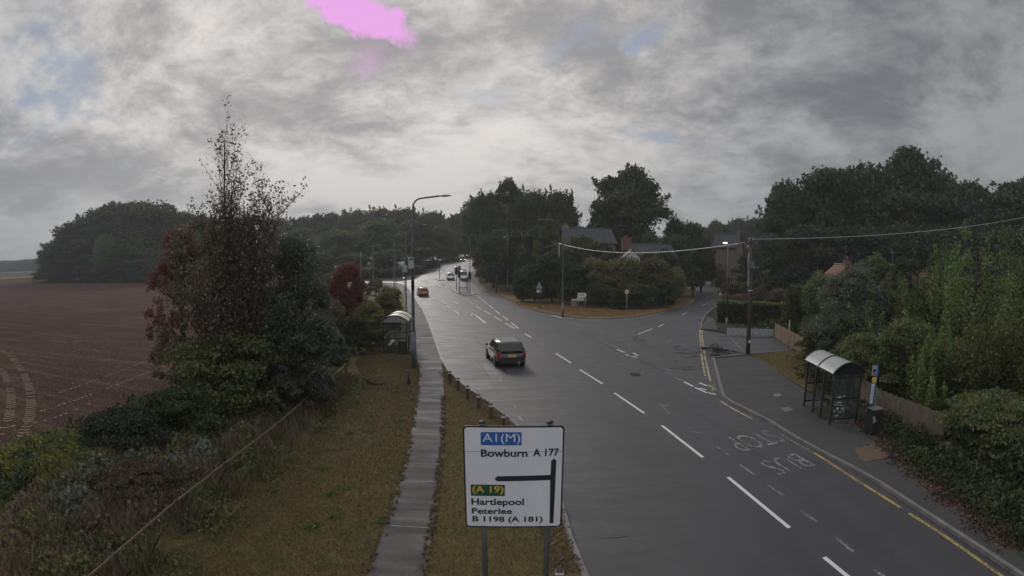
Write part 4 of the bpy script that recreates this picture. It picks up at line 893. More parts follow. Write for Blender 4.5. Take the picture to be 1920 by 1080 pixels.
# ------------------------------------------------------------------ vehicles
def loft(rings, m_=None):
    m_ = m_ or MB(); n = len(rings[0]); V = [p for r_ in rings for p in r_]; F = []
    for i in range(len(rings) - 1):
        for k in range(n): F.append((i * n + k, i * n + (k + 1) % n, (i + 1) * n + (k + 1) % n, (i + 1) * n + k))
    F.append(tuple(range(n))[::-1]); F.append(tuple((len(rings) - 1) * n + k for k in range(n)))
    return m_.add(V, F)
def car(px, yaw, label, paint, kind='hatch', name='parked_car', cat='car', roof=None, lights=False, loc=None, front=False, scale=1.0):
    b = G(*px) if loc is None else Vector(loc); slope = math.atan2(zg(b.x, b.y + 2) - zg(b.x, b.y - 2), 4)
    t = thing(name, label, cat, b, yaw); t.scale = (scale,) * 3; t.rotation_euler[0] = slope * math.cos(yaw)
    if kind == 'hatch': Lh, W, zb, zr, rr, rf, fb = 2.13, .90, .97, 1.52, -1.62, .25, 1.05
    elif kind == 'suv': Lh, W, zb, zr, rr, rf, fb = 2.25, .93, 1.05, 1.66, -1.85, .35, 1.15
    else: Lh, W, zb, zr, rr, rf, fb = 2.45, .96, 1.18, 2.0, -2.3, .75, 1.5
    st_ = [(-Lh, .86, .38, .72), (-Lh + .06, .94, .28, .90), (-Lh + .25, .98, .22, .985), (-1.5, 1, .20, 1.0), (-.4, 1, .20, 1.0), (.7, 1, .20, .97), (fb, .99, .20, .93), (Lh - .45, .95, .22, .80), (Lh - .1, .86, .28, .66), (Lh, .74, .36, .54)]
    rings = []
    for y, w, zl, zt in st_:
        w *= W; zt = zt * zb if y < fb + .01 else zb * zt; zl = zl
        half = [(w * .86, zl), (w * .97, zl + .10), (w, zl + (zt - zl) * .45), (w * .985, zl + (zt - zl) * .75), (w * .93, zt - .03), (w * .80, zt)]
        rings.append([(x, y, z) for x, z in half] + [(-x, y, z) for x, z in half[::-1]])
    loft(rings).build('body', paint, t, True, sub=1)
    # glasshouse: shell in body colour, glass set into its faces
    def gh(z, inset=0.0):
        k = (z - zb * .95) / (zr - zb * .95); yb = lerp(-Lh + .12, rr, k); yf = lerp(fb, rf, k); w = lerp(W * .95, W * .76, k); return yb, yf, w
    R = []
    for z in (zb * .95, zb * .95 + (zr - zb * .95) * .55, zr - .06, zr):
        yb, yf, w = gh(z)
        if z == zr: yb += .10; yf -= .12; w -= .09
        R.append([(-w, yb, z), (-w * .5, yb - .05, z), (w * .5, yb - .05, z), (w, yb, z), (w, yf, z), (w * .5, yf + .09, z), (-w * .5, yf + .09, z), (-w, yf, z)])
    loft(R).build('cabin', paint, t, True, bevel=0)
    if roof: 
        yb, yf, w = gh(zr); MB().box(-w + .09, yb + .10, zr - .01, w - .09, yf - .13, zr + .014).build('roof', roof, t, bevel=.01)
    za, zc = zb + .03, zr - .12
    def quadpanel(nm, pts, out, mat='glass_dark'):
        n = Vector(out).normalized() * .012; A = [Vector(p) - n for p in pts]; B = [Vector(p) + n for p in pts]
        MB().add(A + B, [(0, 1, 2, 3), (7, 6, 5, 4)] + [(i, i + 4, (i + 1) % 4 + 4, (i + 1) % 4) for i in range(4)]).build(nm, mat, t)
    yb0, yf0, w0 = gh(za); yb1, yf1, w1 = gh(zc)
    quadpanel('rear_window', [(-w0 + .10, yb0 - .062, za), (w0 - .10, yb0 - .062, za), (w1 - .08, yb1 - .062, zc), (-w1 + .08, yb1 - .062, zc)], (0, -1, .4))
    quadpanel('windscreen', [(-w0 + .06, yf0 + .075, za), (w0 - .06, yf0 + .075, za), (w1 - .06, yf1 + .08, zc), (-w1 + .06, yf1 + .08, zc)], (0, 1, 1))
    mid = (yb0 + yf0) / 2
    for s in (-1, 1):
        for (ya0, yc0, ya1, yc1) in ((mid + .05, yf0 - .15, mid + .05, yf1 - .1), (yb0 + .22, mid - .05, yb1 + .12, mid - .05)):
            quadpanel('side_window', [(s * (w0 + .006), ya0, za), (s * (w0 + .006), yc0, za), (s * (w1 + .006), yc1, zc), (s * (w1 + .006), ya1, zc)], (s, 0, .3))
    rad = .32 if kind != 'van' else .35
    for s in (-1, 1):
        for y in (-Lh + .80, Lh - .80):
            arch = MB().tube([(s * (W - .12), y, rad + .02), (s * (W + .012), y, rad + .02)], rad + .065, 24).build('wheel_arch', 'black_metal', t, True)
            w = MB().tube([(s * (W - .18), y, rad), (s * (W + .016), y, rad), (s * (W + .024), y, rad)], [rad, rad, rad - .03], 24).build('wheel', 'rubber', t, True)
            MB().tube([(s * (W + .02), y, rad), (s * (W + .034), y, rad)], [rad * .66, rad * .60], 14).build('rim', 'grey_metal', w, True)
        MB().cbox((s * (W + .10), fb - .28, zb + .06), .17, .10, .13).build('wing_mirror', paint, t, bevel=.03)
        if kind == 'hatch':
            MB().add([(s * (W - .03), -Lh + .06, .62), (s * (W - .22), -Lh - .0, .62), (s * (W - .22), -Lh + .02, .90), (s * (W - .02), -Lh + .16, .92), (s * (W * .80), -Lh + .16, 1.02), (s * (W * .88), -Lh + .24, 1.02),
                      (s * (W * .70), rr - .05, zr - .18), (s * (W * .76), rr + .03, zr - .18)], [(0, 1, 2, 3), (3, 2, 4, 5), (5, 4, 6, 7)]).build('tail_light', 'tail_red', t)
        else: MB().cbox((s * (W - .10), -Lh + .06, .88), .16, .10, .3).build('tail_light', 'tail_red', t, bevel=.02)
        MB().cbox((s * (W - .24), Lh - .13, .66), .34, .16, .15).build('headlight', 'headlight_lit' if lights else 'pale_metal', t, bevel=.03)
    MB().cbox((0, -Lh - .02, .74 if kind == 'hatch' else .85), .52, .05, .12).build('number_plate', 'plate_yellow', t)
    MB().cbox((0, Lh + .005, .46), .50, .03, .11).build('number_plate', 'white_paint', t)
    MB().cbox((0, -Lh + .03, .40), W * 1.7, .12, .22).build('bumper', 'black_metal', t, bevel=.04)
    MB().cbox((0, Lh - .03, .36), W * 1.45, .10, .20).build('grille', 'black_metal', t, bevel=.03)
    return t
a_ = math.radians(13)
cb = G(950, 686)
tc_ = car(None, a_, 'black hatchback with red tail lights and yellow plate driving away on the road', 'car_black', 'hatch', 'driving_car', roof='car_roof_sky_sheen', loc=(cb.x - .16, cb.y + 1.5, 0), scale=1.06)
MB().cbox((.42, -2.16, .33), .14, .05, .07).build('exhaust', 'pale_metal', tc_)
g_ = G(793, 556); car(None, math.radians(16), 'orange yellow hatchback driving away near the left junction', 'car_orange', 'hatch', 'driving_car', loc=(g_.x - .4, g_.y + 2, zg(g_.x, g_.y + 2)), scale=1.0, roof=None)
g_ = G(843, 525); car(None, math.radians(180 + 8), 'small white car coming this way beside the low island', 'car_white', 'hatch', 'driving_car', loc=(g_.x, g_.y + 2, zg(g_.x, g_.y + 2)), lights=False)
g_ = G(868, 525); car(None, math.radians(180 + 6), 'white van coming this way behind the railed island', 'car_white', 'van', 'van', 'van', loc=(g_.x, g_.y + 2, zg(g_.x, g_.y + 2)))
g_ = G(857, 513); car(None, math.radians(180 + 6), 'dark car half hidden behind the white van', 'car_dark', 'suv', 'driving_car', loc=(g_.x, g_.y + 2, zg(g_.x, g_.y + 2)))
g_ = G(866, 490.5); car(None, math.radians(180 + 10), 'distant dark car with lit headlights at the top of the road', 'car_dark', 'suv', 'driving_car', loc=(g_.x, g_.y + 2, zg(g_.x, g_.y + 2)), lights=True, roof='car_silver')
g_ = P(1497, 556, 56); car(None, math.radians(80), 'silver car parked in the garden behind the hedge', 'car_silver', 'hatch', 'parked_car', loc=(g_.x, 56, zg(g_.x, 56) + .1))
# ------------------------------------------------------------------ islands, signals and small signs
def island(px, label, n=16, h=.13):
    p = GP(px); return struct(sheet('traffic_island', p, 'kerb_stone', base=h, skirt=.2), label)
island([(845, 544), (853, 543), (872, 545), (889, 549), (893, 552), (885, 554), (868, 553.5), (855, 550)], 'kerbed island with guard rails')
island([(816, 523), (826, 521.5), (835, 523), (834, 525.5), (822, 526.5)], 'small kerbed island')
def signal(u, v, vtop, label, zo=.12, head=True, r=.06, lit=None, dark=True):
    b = G(u, v, zo); h = zat(u, vtop, b.y) - b.z; t = thing('traffic_signal', label, 'traffic signal', b)
    MB().tube([(0, 0, -.05), (0, 0, h)], r, 10).build('pole', 'black_metal', t, True)
    if head:
        bp = MB().box(-.30, -.02, h - 1.15, .30, .02, h + .1).build('backboard', 'black_metal', t, bevel=.015)
        MB().box(-.17, -.2, h - 1.02, .17, -.02, h - .02).build('signal_head', 'black_metal', t, bevel=.03)
        for k in range(3):
            MB().tube([(0, -.2, h - .2 - k * .32), (0, -.23, h - .2 - k * .32)], .11, 14).build('lens', 'lamp_lit' if lit == k else 'glass_dark', t, True)
            MB().tube([(0, -.20, h - .2 - k * .32), (0, -.34, h - .2 - k * .32)], [.13, .12], 12, False).build('hood', 'black_metal', t, True)
        for s in (-1, 1): MB().box(s * .28 - .015, -.028, h - 1.15, s * .28 + .015, -.0205, h + .1).build('white_edge', 'white_paint', t)
    MB().tube([(0, 0, h * .36), (0, 0, h * .40)], r * 1.15, 10).build('band', 'grey_metal', t, True)
    return t
signal(856, 545, 504, 'black signal post at the left end of the railed island')
signal(861, 549, 509, 'black signal post second from the left on the railed island')
signal(876, 547, 520, 'short black signal post third on the railed island', head=False, r=.08)
signal(881, 551, 511, 'black signal post at the right end of the railed island')
signal(758, 553, 512, 'traffic signal with white edged head on the left pavement', lit=2)
signal(824, 524.5, 494, 'dark signal post on the small far island')
signal(931, 548, 515, 'black and white signal post on the right pavement', head=False, r=.10)
signal(948, 545, 517, 'short dark post on the right grass strip next to signal', head=False, r=.07)
b = G(868, 550, .13); t = thing('guard_railing', 'grey pedestrian guard railing on the railed island', 'railing', b)
for k, (xa, ya, xb, yb) in enumerate(((-.9, 1.2, .95, .9), (-.7, -.5, 1.15, -.9))):
    for z in (.12, 1.05): MB().bar((xa, ya, z), (xb, yb, z), .04, .05).build('rail', 'grey_metal', t)
    m_ = MB()
    for i in range(13): m_.tube([(xa + (xb - xa) * i / 12, ya + (yb - ya) * i / 12, .1), (xa + (xb - xa) * i / 12, ya + (yb - ya) * i / 12, 1.05)], .016, 5)
    m_.build('railing_bars', 'pale_metal', t)
def disc_sign(u, v, vc, r, label, txt=None, back=False, zo=.1, ring=True, yaw=0):
    b = G(u, v, zo); h = zat(u, vc, b.y) - b.z; t = thing('round_sign', label, 'road sign', b, yaw)
    MB().tube([(0, .03, -.05), (0, .03, h + r * .8)], .038, 8).build('pole', 'pale_metal', t, True)
    MB().tube([(0, -.012, h), (0, .0, h)], r, 28).build('sign_plate', 'sign_grey' if back else ('sign_red' if ring else 'white_paint'), t)
    if not back: MB().tube([(0, -.018, h), (0, -.013, h)], r * .76, 28).build('sign_face', 'white_paint', t)
    if txt:
        me = text_mesh(txt, .03); xs = [q.co.x for q in me.vertices]; ys = [q.co.y for q in me.vertices]
        for q in me.vertices: q.co = ((q.co.x - (min(xs) + max(xs)) / 2) / (max(xs) - min(xs)) * r * .95, -.022, h + (q.co.y - (min(ys) + max(ys)) / 2) / (max(ys) - min(ys)) * r * .62)
        link('lettering', me, 'sign_black', t)
    return t
disc_sign(1175, 586, 547, .33, 'round white speed sign on a pale post before the olive shrubs', '30')
disc_sign(1350, 575, 552, .30, 'round white speed sign at the end of the hedge by the side road', '30')
def tri_sign():
    b = G(1011, 578, .1); h = zat(1011, 528, b.y) - b.z; t = thing('triangular_sign', 'grey backed triangular sign on a post at the dry grass edge', 'road sign', b)
    MB().tube([(0, 0, -.05), (0, 0, h)], .045, 8).build('pole', 'dark_column', t, True)
    m_ = MB().prism([(-.5, h - .95), (.5, h - .95), (0, h)], 0, .015); m_.v = [(x, y - .06, z) for x, z, y in m_.v]; m_.build('sign_back', 'sign_grey', t)
    MB().box(-.38, -.06, h - 1.55, .34, -.045, h - 1.08).build('lower_plate', 'sign_grey', t); MB().box(-.34, -.068, h - 1.5, -.04, -.0615, h - 1.22).build('white_panel', 'white_paint', t)
    MB().tube([(0, 0, -.05), (0, 0, .9)], .07, 8).build('pole_base', 'post_wood', t, True)
tri_sign()
def plates():
    b = G(1091, 578, .1); Y = b.y; t = thing('direction_sign', 'small white two plate arrow sign on twin posts beside the cabinet', 'road sign', b)
    hx = lambda u: P(u, 560, Y).x - b.x; hz = lambda v: zat(1091, v, Y) - b.z
    for u in (1085, 1097): MB().tube([(hx(u), .05, -.05), (hx(u), .05, hz(551))], .04, 8).build('post', 'pale_metal', t, True)
    za, zc = hz(557), hz(549); zm = (za + zc) / 2
    plate([(hx(1083), za), (hx(1098), za), (hx(1100), zm), (hx(1098), zc), (hx(1083), zc)], -.02, 0, 'arrow_plate', 'white_paint', t)
    plate([(hx(1082), hz(563.5)), (hx(1094), hz(563.5)), (hx(1094), hz(557.6)), (hx(1082), hz(557.6))], -.02, 0, 'name_plate', 'white_paint', t)
    plate([(hx(1095.5), hz(564)), (hx(1099.5), hz(564)), (hx(1099.5), hz(557.6)), (hx(1095.5), hz(557.6))], -.02, 0, 'side_plate', 'sign_grey', t)
    for a, c, z in ((1085, 1096, zm), (1084, 1092, hz(560.5))): plate([(hx(a), z - .07), (hx(c), z - .07), (hx(c), z + .07), (hx(a), z + .07)], -.026, -.021, 'worn_lettering', 'sign_grey', t)
plates()
b = G(1076.5, 575, .1); t = thing('roadside_cabinet', 'pale roadside cabinet with white top beside the arrow sign', 'cabinet', b)
MB().box(-.38, -.2, 0, .38, .2, .92).build('body', 'sign_grey', t, bevel=.02); MB().box(-.42, -.24, .92, .42, .24, 1.08).build('lid', 'white_paint', t, bevel=.02); MB().box(-.008, -.212, .08, .008, -.203, .86).build('door_gap', 'black_metal', t)
b = G(909, 523, .1); t = thing('bus_stop_sign', 'tall white notice post on the far right verge', 'post', b)
MB().tube([(0, 0, -.05), (0, 0, 2.6)], .05, 8).build('pole', 'grey_metal', t, True); MB().box(-.14, -.08, 1.0, .14, -.05, 2.5).build('panel', 'white_paint', t)
# ------------------------------------------------------------------ houses
def house(o, L_, D, wall_h, roof_h, yaw, wallm, roofm, label, name='house', chim=(), wins=(), ov=.3, aerial=None, door=None, loc_z=0.0):
    t = thing(name, label, 'house', o, yaw)
    m_ = MB(); V = [(-L_ / 2, -D / 2, 0), (L_ / 2, -D / 2, 0), (L_ / 2, D / 2, 0), (-L_ / 2, D / 2, 0)]; V += [(x, y, wall_h) for x, y, z in V]; V += [(-L_ / 2, 0, wall_h + roof_h), (L_ / 2, 0, wall_h + roof_h)]
    m_.add(V, [(0, 1, 5, 4), (1, 2, 6, 9, 5), (2, 3, 7, 6), (3, 0, 4, 8, 7), (4, 5, 9, 8), (6, 7, 8, 9)]).build('wall', wallm, t)
    e = ov; k = roof_h / (D / 2); zr = wall_h + roof_h; rf = MB()
    for s in (-1, 1):
        a = [(-L_ / 2 - e, 0, zr + .02), (L_ / 2 + e, 0, zr + .02), (L_ / 2 + e, s * (D / 2 + e), wall_h - e * k + .02), (-L_ / 2 - e, s * (D / 2 + e), wall_h - e * k + .02)]
        rf.add(a + [(x, y, z + .16) for x, y, z in a], [(0, 1, 2, 3), (4, 5, 6, 7), (0, 4, 5, 1), (1, 5, 6, 2), (2, 6, 7, 3), (3, 7, 4, 0)])
        n = max(4, int(D / .6))
        for i in range(1, n):       # tile courses standing a little proud
            f = i / n; y = s * (D / 2 + e) * f; z = zr + .19 - (roof_h + e * k) * f; rf.box(-L_ / 2 - e, y - .03, z - .02, L_ / 2 + e, y + .03, z + .01)
    R = rf.build('roof', roofm, t); MB().tube([(-L_ / 2 - e, 0, zr + .19), (L_ / 2 + e, 0, zr + .19)], .12, 8).build('ridge', roofm, R, True)
    for s in (-1, 1): MB().tube([(-L_ / 2 - e, s * (D / 2 + e + .06), wall_h - e * k + .02), (L_ / 2 + e, s * (D / 2 + e + .06), wall_h - e * k + .02)], .07, 6).build('gutter', 'black_metal', t)
    for cx, cy, ch, cw in chim:
        c = MB().box(cx - cw / 2, cy - .3, zr - .9, cx + cw / 2, cy + .3, zr + ch).build('chimney', 'brick' if wallm != 'stone_wall' else 'stone_wall', R)
        for q in (-.18, .18): MB().tube([(cx + q, cy, zr + ch), (cx + q, cy, zr + ch + .35)], [.11, .09], 10).build('chimney_pot', 'red_tile', c, True)
    for side, a, z, w, h in wins:
        f = {'f': lambda a, d: (a, -D / 2 - d), 'l': lambda a, d: (-L_ / 2 - d, a), 'r': lambda a, d: (L_ / 2 + d, a)}[side]
        def bx(a0, a1, z0, z1, d0, d1):
            p, q = f(a0, d0), f(a1, d1); return MB().box(min(p[0], q[0]), min(p[1], q[1]), z0, max(p[0], q[0]), max(p[1], q[1]), z1)
        W2 = bx(a - w / 2, a + w / 2, z, z + h, .004, .05).build('window', 'white_paint', t)
        for q in (-1, 1): bx(a + q * w / 4 - w / 4 + .05, a + q * w / 4 + w / 4 - .05, z + .06, z + h - .06, .052, .06).build('pane', 'glass_dark', W2)
        bx(a - w / 2 - .1, a + w / 2 + .1, z - .12, z - .002, .002, .12).build('sill', 'kerb_stone', W2)
    if door: 
        a, w, h = door; d_ = MB().box(a - w / 2, -D / 2 - .06, 0, a + w / 2, -D / 2 - .003, h).build('door', 'post_wood', t); MB().cbox((a + w * .35, -D / 2 - .09, h / 2), .04, .05, .12).build('handle', 'pale_metal', d_)
    for ax_, az in (aerial or ()):
        A = MB().tube([(ax_, .1, zr), (ax_, .1, zr + az)], .03, 6).build('aerial', 'grey_metal', t); MB().bar((ax_ - .35, .1, zr + az - .1), (ax_ + .35, .1, zr + az - .1), .03, .03).build('aerial_arm', 'pale_metal', A)
    return t
hz = P(1372, 441, 124); house((hz.x - 1.0, 124, .4), 6.2, 6.6, hz.z - 3.4, 3.0, math.radians(-38), 'stone_wall', 'slate', 'two storey stone house with slate roof and stone chimney up the side road', 'stone_house', chim=((2.7, 0, .9, .8),),
      wins=(('f', -1.2, 1.0, 1.2, 1.7), ('f', 1.5, 1.0, 1.1, 1.7), ('f', -1.2, 4.6, 1.1, 1.5), ('r', 0, 5.2, 1.0, 1.4), ('r', -1.2, 1.4, 1.0, 1.4)), door=(.2, 1.0, 2.1))
hz = P(1100, 430, 100); house((hz.x, 100, .3), 9.0, 7.5, hz.z - 2.9, 2.6, math.radians(6), 'stone_wall', 'slate', 'long dark slate roofed house rising behind the yellowish tree', chim=((-4, 0, .8, .9),), wins=(('f', -2.5, 4.2, 1.2, 1.4), ('f', 2.6, 4.2, 1.2, 1.4)))
hz = P(1216, 459, 88); house((hz.x, 88, .2), 7.6, 6.5, hz.z - 2.4, 2.1, math.radians(4), 'brick', 'slate', 'dark roofed house with a red chimney behind the olive shrubs', chim=((-4.2, -1.0, 1.2, 1.6),), wins=(('f', -1.8, 3.4, 1.2, 1.3), ('f', 2.0, 3.4, 1.2, 1.3)))
hz = P(1186, 472, 80); house((hz.x, 81, .1), 1.8, 2.4, hz.z - .9, .9, math.radians(90), 'white_paint', 'slate', 'small white gabled dormer building among the shrubs', 'outbuilding', wins=(('l', 0, 3.2, .6, .7),))
hz = P(1722, 512, 37); house((hz.x + 1.5, 38.5, 0), 7.0, 7.0, hz.z - 2.6, 2.3, math.radians(-12), 'brick', 'red_tile', 'low bungalow with an orange tiled roof behind the pale green tree', 'bungalow', aerial=((-3.2, 2.2),), wins=(('f', -1.5, 1.0, 1.4, 1.2),))
hz = P(1598, 494, 44); house((hz.x, 46, 0), 5.2, 6.0, hz.z - 2.7, 2.4, math.radians(70), 'brick', 'red_tile', 'brick gabled house with chimney and aerial behind the dark shrub', chim=((-2.2, 0, .6, .7),), aerial=((-2.2, 2.0),), wins=(('l', .3, 2.6, 1.0, 1.2),))
# ------------------------------------------------------------------ near trees and shrubs
def branchy(loc, H, R, nst, seed, barkm, leafm, nleaf, lsize, label, name, low=0.05, top_sparse=.72, spread=1.0, cat='tree', r0=.09, leaf2=None, upright=.55):
    """a tree grown branch by branch: stems, limbs and twigs, with leaves set along the twigs"""
    r = random.Random(seed); m_ = MB(); tips = []
    def grow(p, d, L_, rad, lev):
        n = 5; pts = [p]; rr = [rad]
        for i in range(n):
            sg = .10 if lev else .022; d = (d + Vector((r.gauss(0, sg), r.gauss(0, sg), r.gauss(.05, .06)))).normalized(); p = p + d * (L_ / n); pts.append(p); rr.append(rad * (1 - .75 * (i + 1) / n))
            if lev >= 2 or (lev == 1 and i > 1): tips.append((p, d, lev))
        m_.tube(pts, rr, 6 if lev < 2 else 4, False)
        if lev < 3:
            k = {0: 15, 1: 7, 2: 4}[lev]
            for j in range(k):
                f = (j + .8) / (k + .6); i = min(n - 1, int(f * n)); q = pts[i].lerp(pts[i + 1], f * n - i); a = r.uniform(0, 6.283)
                side = Vector((math.cos(a), math.sin(a), r.uniform(.1, .5))).normalized(); dd = (side * (1 - upright) + d * upright + Vector((0, 0, .12))).normalized()
                grow(q, dd, L_ * r.uniform(.32, .55) * (1.25 - (.85 if lev == 0 else .55) * f), rr[i] * .5, lev + 1)
    for s in range(nst):
        a = s * 2.4 + r.uniform(-.3, .3); lean = r.uniform(.05, .34) * spread if s else .03
        d = Vector((math.cos(a) * lean, math.sin(a) * lean, 1)).normalized(); grow(Vector((math.cos(a) * .15, math.sin(a) * .15, -.05)), d, H * (1.0 if s == 0 else r.uniform(.55, .86)), r0 * (1 if s == 0 else .7), 0)
    t = thing(name, label, cat, loc)
    m_.build('branches', barkm, t)
    rng = np.random.default_rng(seed); T = np.array([tuple(p) for p, d, l in tips]); hz_ = T[:, 2] / H
    w = np.where(hz_ > top_sparse, .55, 1.0) * np.where(hz_ < low, .3, 1.0); w /= w.sum()
    i = rng.choice(len(T), nleaf, p=w); C = T[i] + rng.normal(size=(nleaf, 3)) * np.where(hz_[i] > top_sparse, .10, .26)[:, None]; C = C[C[:, 2] > .02]
    o = link('leaves', mesh_np('leaves', leaf_verts(C, lsize, rng), 4), leafm, t)
    return t
def at(u, v): return G(u, v, 0.0)
b = at(445, 770); Yt = b.y; Ht = zat(440, 212, Yt) - b.z
branchy(b, Ht * .84, 4, 12, 11, 'bark', 'leaf_rust', 27000, .072, 'tall thin tree with reddish leaves and an almost bare top left of centre', 'broadleaf_tree', top_sparse=.56, spread=1.0, r0=.12, upright=.60)
def bush(u, v, vtop, wpx, kind, mat, label, name='shrub', variant=None, depth=1.0, Y=None):
    if Y is None: b = G(u, v, 0); Y = b.y
    return tree(u, Y, vtop, wpx / 1.22 * 1.12, kind, mat, label, name, name.replace('_', ' '), None, variant, depth=depth)
bush(385, 745, 398, 190, 'near_open', 'leaf_rust', 'reddish brown shrubby tree forming the left half of the tall thin tree mass', 'shrubby_tree', Y=Yt + 1.5)
bush(470, 745, 390, 180, 'near_open', 'leaf_rust', 'rusty dense shrubby tree behind the tall thin tree', 'shrubby_tree', Y=Yt + 2.4)
bush(552, 740, 424, 150, 'near', 'leaf_grey', 'grey green leaved shrubby tree right of the tall thin tree', 'shrubby_tree', Y=Yt + 1.2)
bush(338, 745, 420, 120, 'near_open', 'leaf_red', 'red leaved shrub at the field side of the tall thin tree', Y=Yt + 2.5)
bush(430, 770, 610, 240, 'near', 'leaf_mid', 'dense green undergrowth bush at the foot of the tall thin tree', Y=Yt - .6)
bush(540, 760, 590, 170, 'near_open', 'leaf_grey', 'grey green bush between the tall thin tree and the rail fence', Y=Yt + .2)
bush(330, 800, 725, 180, 'near', 'leaf_dark', 'low dark green bush along the field edge', Y=17.2)
bush(225, 850, 770, 150, 'near', 'leaf_dark_blue', 'low dark bush between the yellow green bush and the low dark green bush', Y=14.6)
bush(95, 900, 838, 215, 'near', 'leaf_yellow', 'yellow green leafy bush at the lower left corner', variant=1, Y=11.8)
bush(15, 960, 905, 200, 'near', 'leaf_light', 'bright green bush at the left edge of the photo', variant=2, Y=9.5)
bush(240, 940, 880, 190, 'near_open', 'leaf_rust', 'low brownish bramble before the yellow green bush', 'bramble', Y=11.3)
bush(650, 640, 486, 92, 'near', 'leaf_red', 'red leaved small tree left of the bus shelter', 'small_tree', Y=42)
bush(620, 640, 560, 70, 'near', 'leaf_rust', 'orange brown shrub beneath the red small tree', Y=40)
bush(612, 640, 610, 90, 'near', 'leaf_grey', 'dark grey green shrub beside the end of the rail fence', Y=33)
bush(660, 650, 590, 80, 'near_open', 'leaf_dark', 'dark thin shrub left of the cream roofed shelter', Y=37)
bush(690, 640, 560, 74, 'near', 'leaf_olive', 'olive shrub behind the cream roofed shelter', Y=41)
bush(722, 600, 548, 60, 'near', 'leaf_olive', 'olive green shrub filling the bank beyond the cream roofed shelter', Y=52)
bush(735, 570, 536, 44, 'near', 'leaf_olive', 'yellowish shrub at the bend of the left pavement', variant=2, Y=66)
bush(705, 560, 520, 60, 'near_open', 'leaf_rust', 'brown shrub between red small tree and the grey lamp column', Y=72)
bush(625, 560, 508, 60, 'near', 'leaf_mid', 'green shrub in front of the far lamp posts on the left', Y=80)
# right side
bush(1545, 640, 505, 90, 'near', 'leaf_mid', 'dark green shrub with pale shoots right of the clipped hedge', Y=37)
bush(1600, 640, 492, 150, 'near', 'leaf_grey', 'large leafy grey green shrub behind the right bus shelter', Y=29)
bush(1668, 640, 500, 130, 'near_tall', 'leaf_mid', 'large mid green shrub behind the bus stop sign', Y=26)
bush(1560, 640, 600, 110, 'near', 'leaf_mid', 'low grey green shrub over the board fence behind the bus shelter', variant=0, Y=31)
bush(1630, 700, 620, 130, 'near', 'leaf_mid', 'low green shrub pressing over the board fence by the bin', variant=1, Y=23.5)
bush(1762, 640, 445, 80, 'near_tall', 'leaf_light', 'slender bright green tree rising above the shrubs on the right', 'small_tree', variant=1, Y=24)
bush(1830, 640, 420, 150, 'near_tall', 'leaf_light', 'tall feathery green tree near the right edge', 'small_tree', Y=22)
bush(1925, 640, 400, 190, 'near_tall', 'leaf_mid', 'tallest green tree cut by the right edge of the photo', 'small_tree', Y=19)
bush(1712, 640, 590, 120, 'near', 'leaf_mid', 'mid green shrub between the bus stop sign and the bright hazel', variant=2, Y=20.5)
bush(1772, 760, 610, 90, 'near_tall', 'leaf_light', 'bright green hazel bush growing over the board fence', variant=0, Y=17.2)
bush(1850, 760, 600, 100, 'near_tall', 'leaf_mid', 'upright green shrub right of the bright hazel', variant=1, Y=16)
bush(1900, 760, 560, 150, 'near_tall', 'leaf_mid', 'green ivy covered shrub at the right edge', variant=2, Y=15)
bush(1835, 840, 735, 100, 'near', 'leaf_light', 'low bright green bush at the near end of the board fence', variant=1, Y=14.2)
bush(1880, 880, 740, 150, 'near', 'leaf_mid', 'mid green bush on the bank right of the low bright green bush', variant=0, Y=12.6)
bush(2010, 950, 800, 220, 'near', 'leaf_dark', 'dark bush in the lower right corner of the photo', variant=1, Y=9.5)
bush(1870, 930, 850, 120, 'near', 'leaf_dark_blue', 'low dark ivy mound at the back of the near pavement', variant=2, Y=11.4)
bush(2100, 1000, 860, 240, 'near', 'leaf_dark_blue', 'dark undergrowth bush beside the nearest pavement', variant=2, Y=6.8)
bush(1500, 640, 530, 70, 'near', 'leaf_mid', 'green shrub where the clipped hedge meets the board fence', variant=2, Y=42)
bush(1700, 640, 470, 70, 'near', 'leaf_dark', 'tall narrow dark shrub left of the slender bright green tree', variant=2, Y=27)
bush(1640, 640, 470, 100, 'near_open', 'leaf_mid', 'loose shrub with pale shoots above the shrubs behind the shelter', variant=2, Y=30)
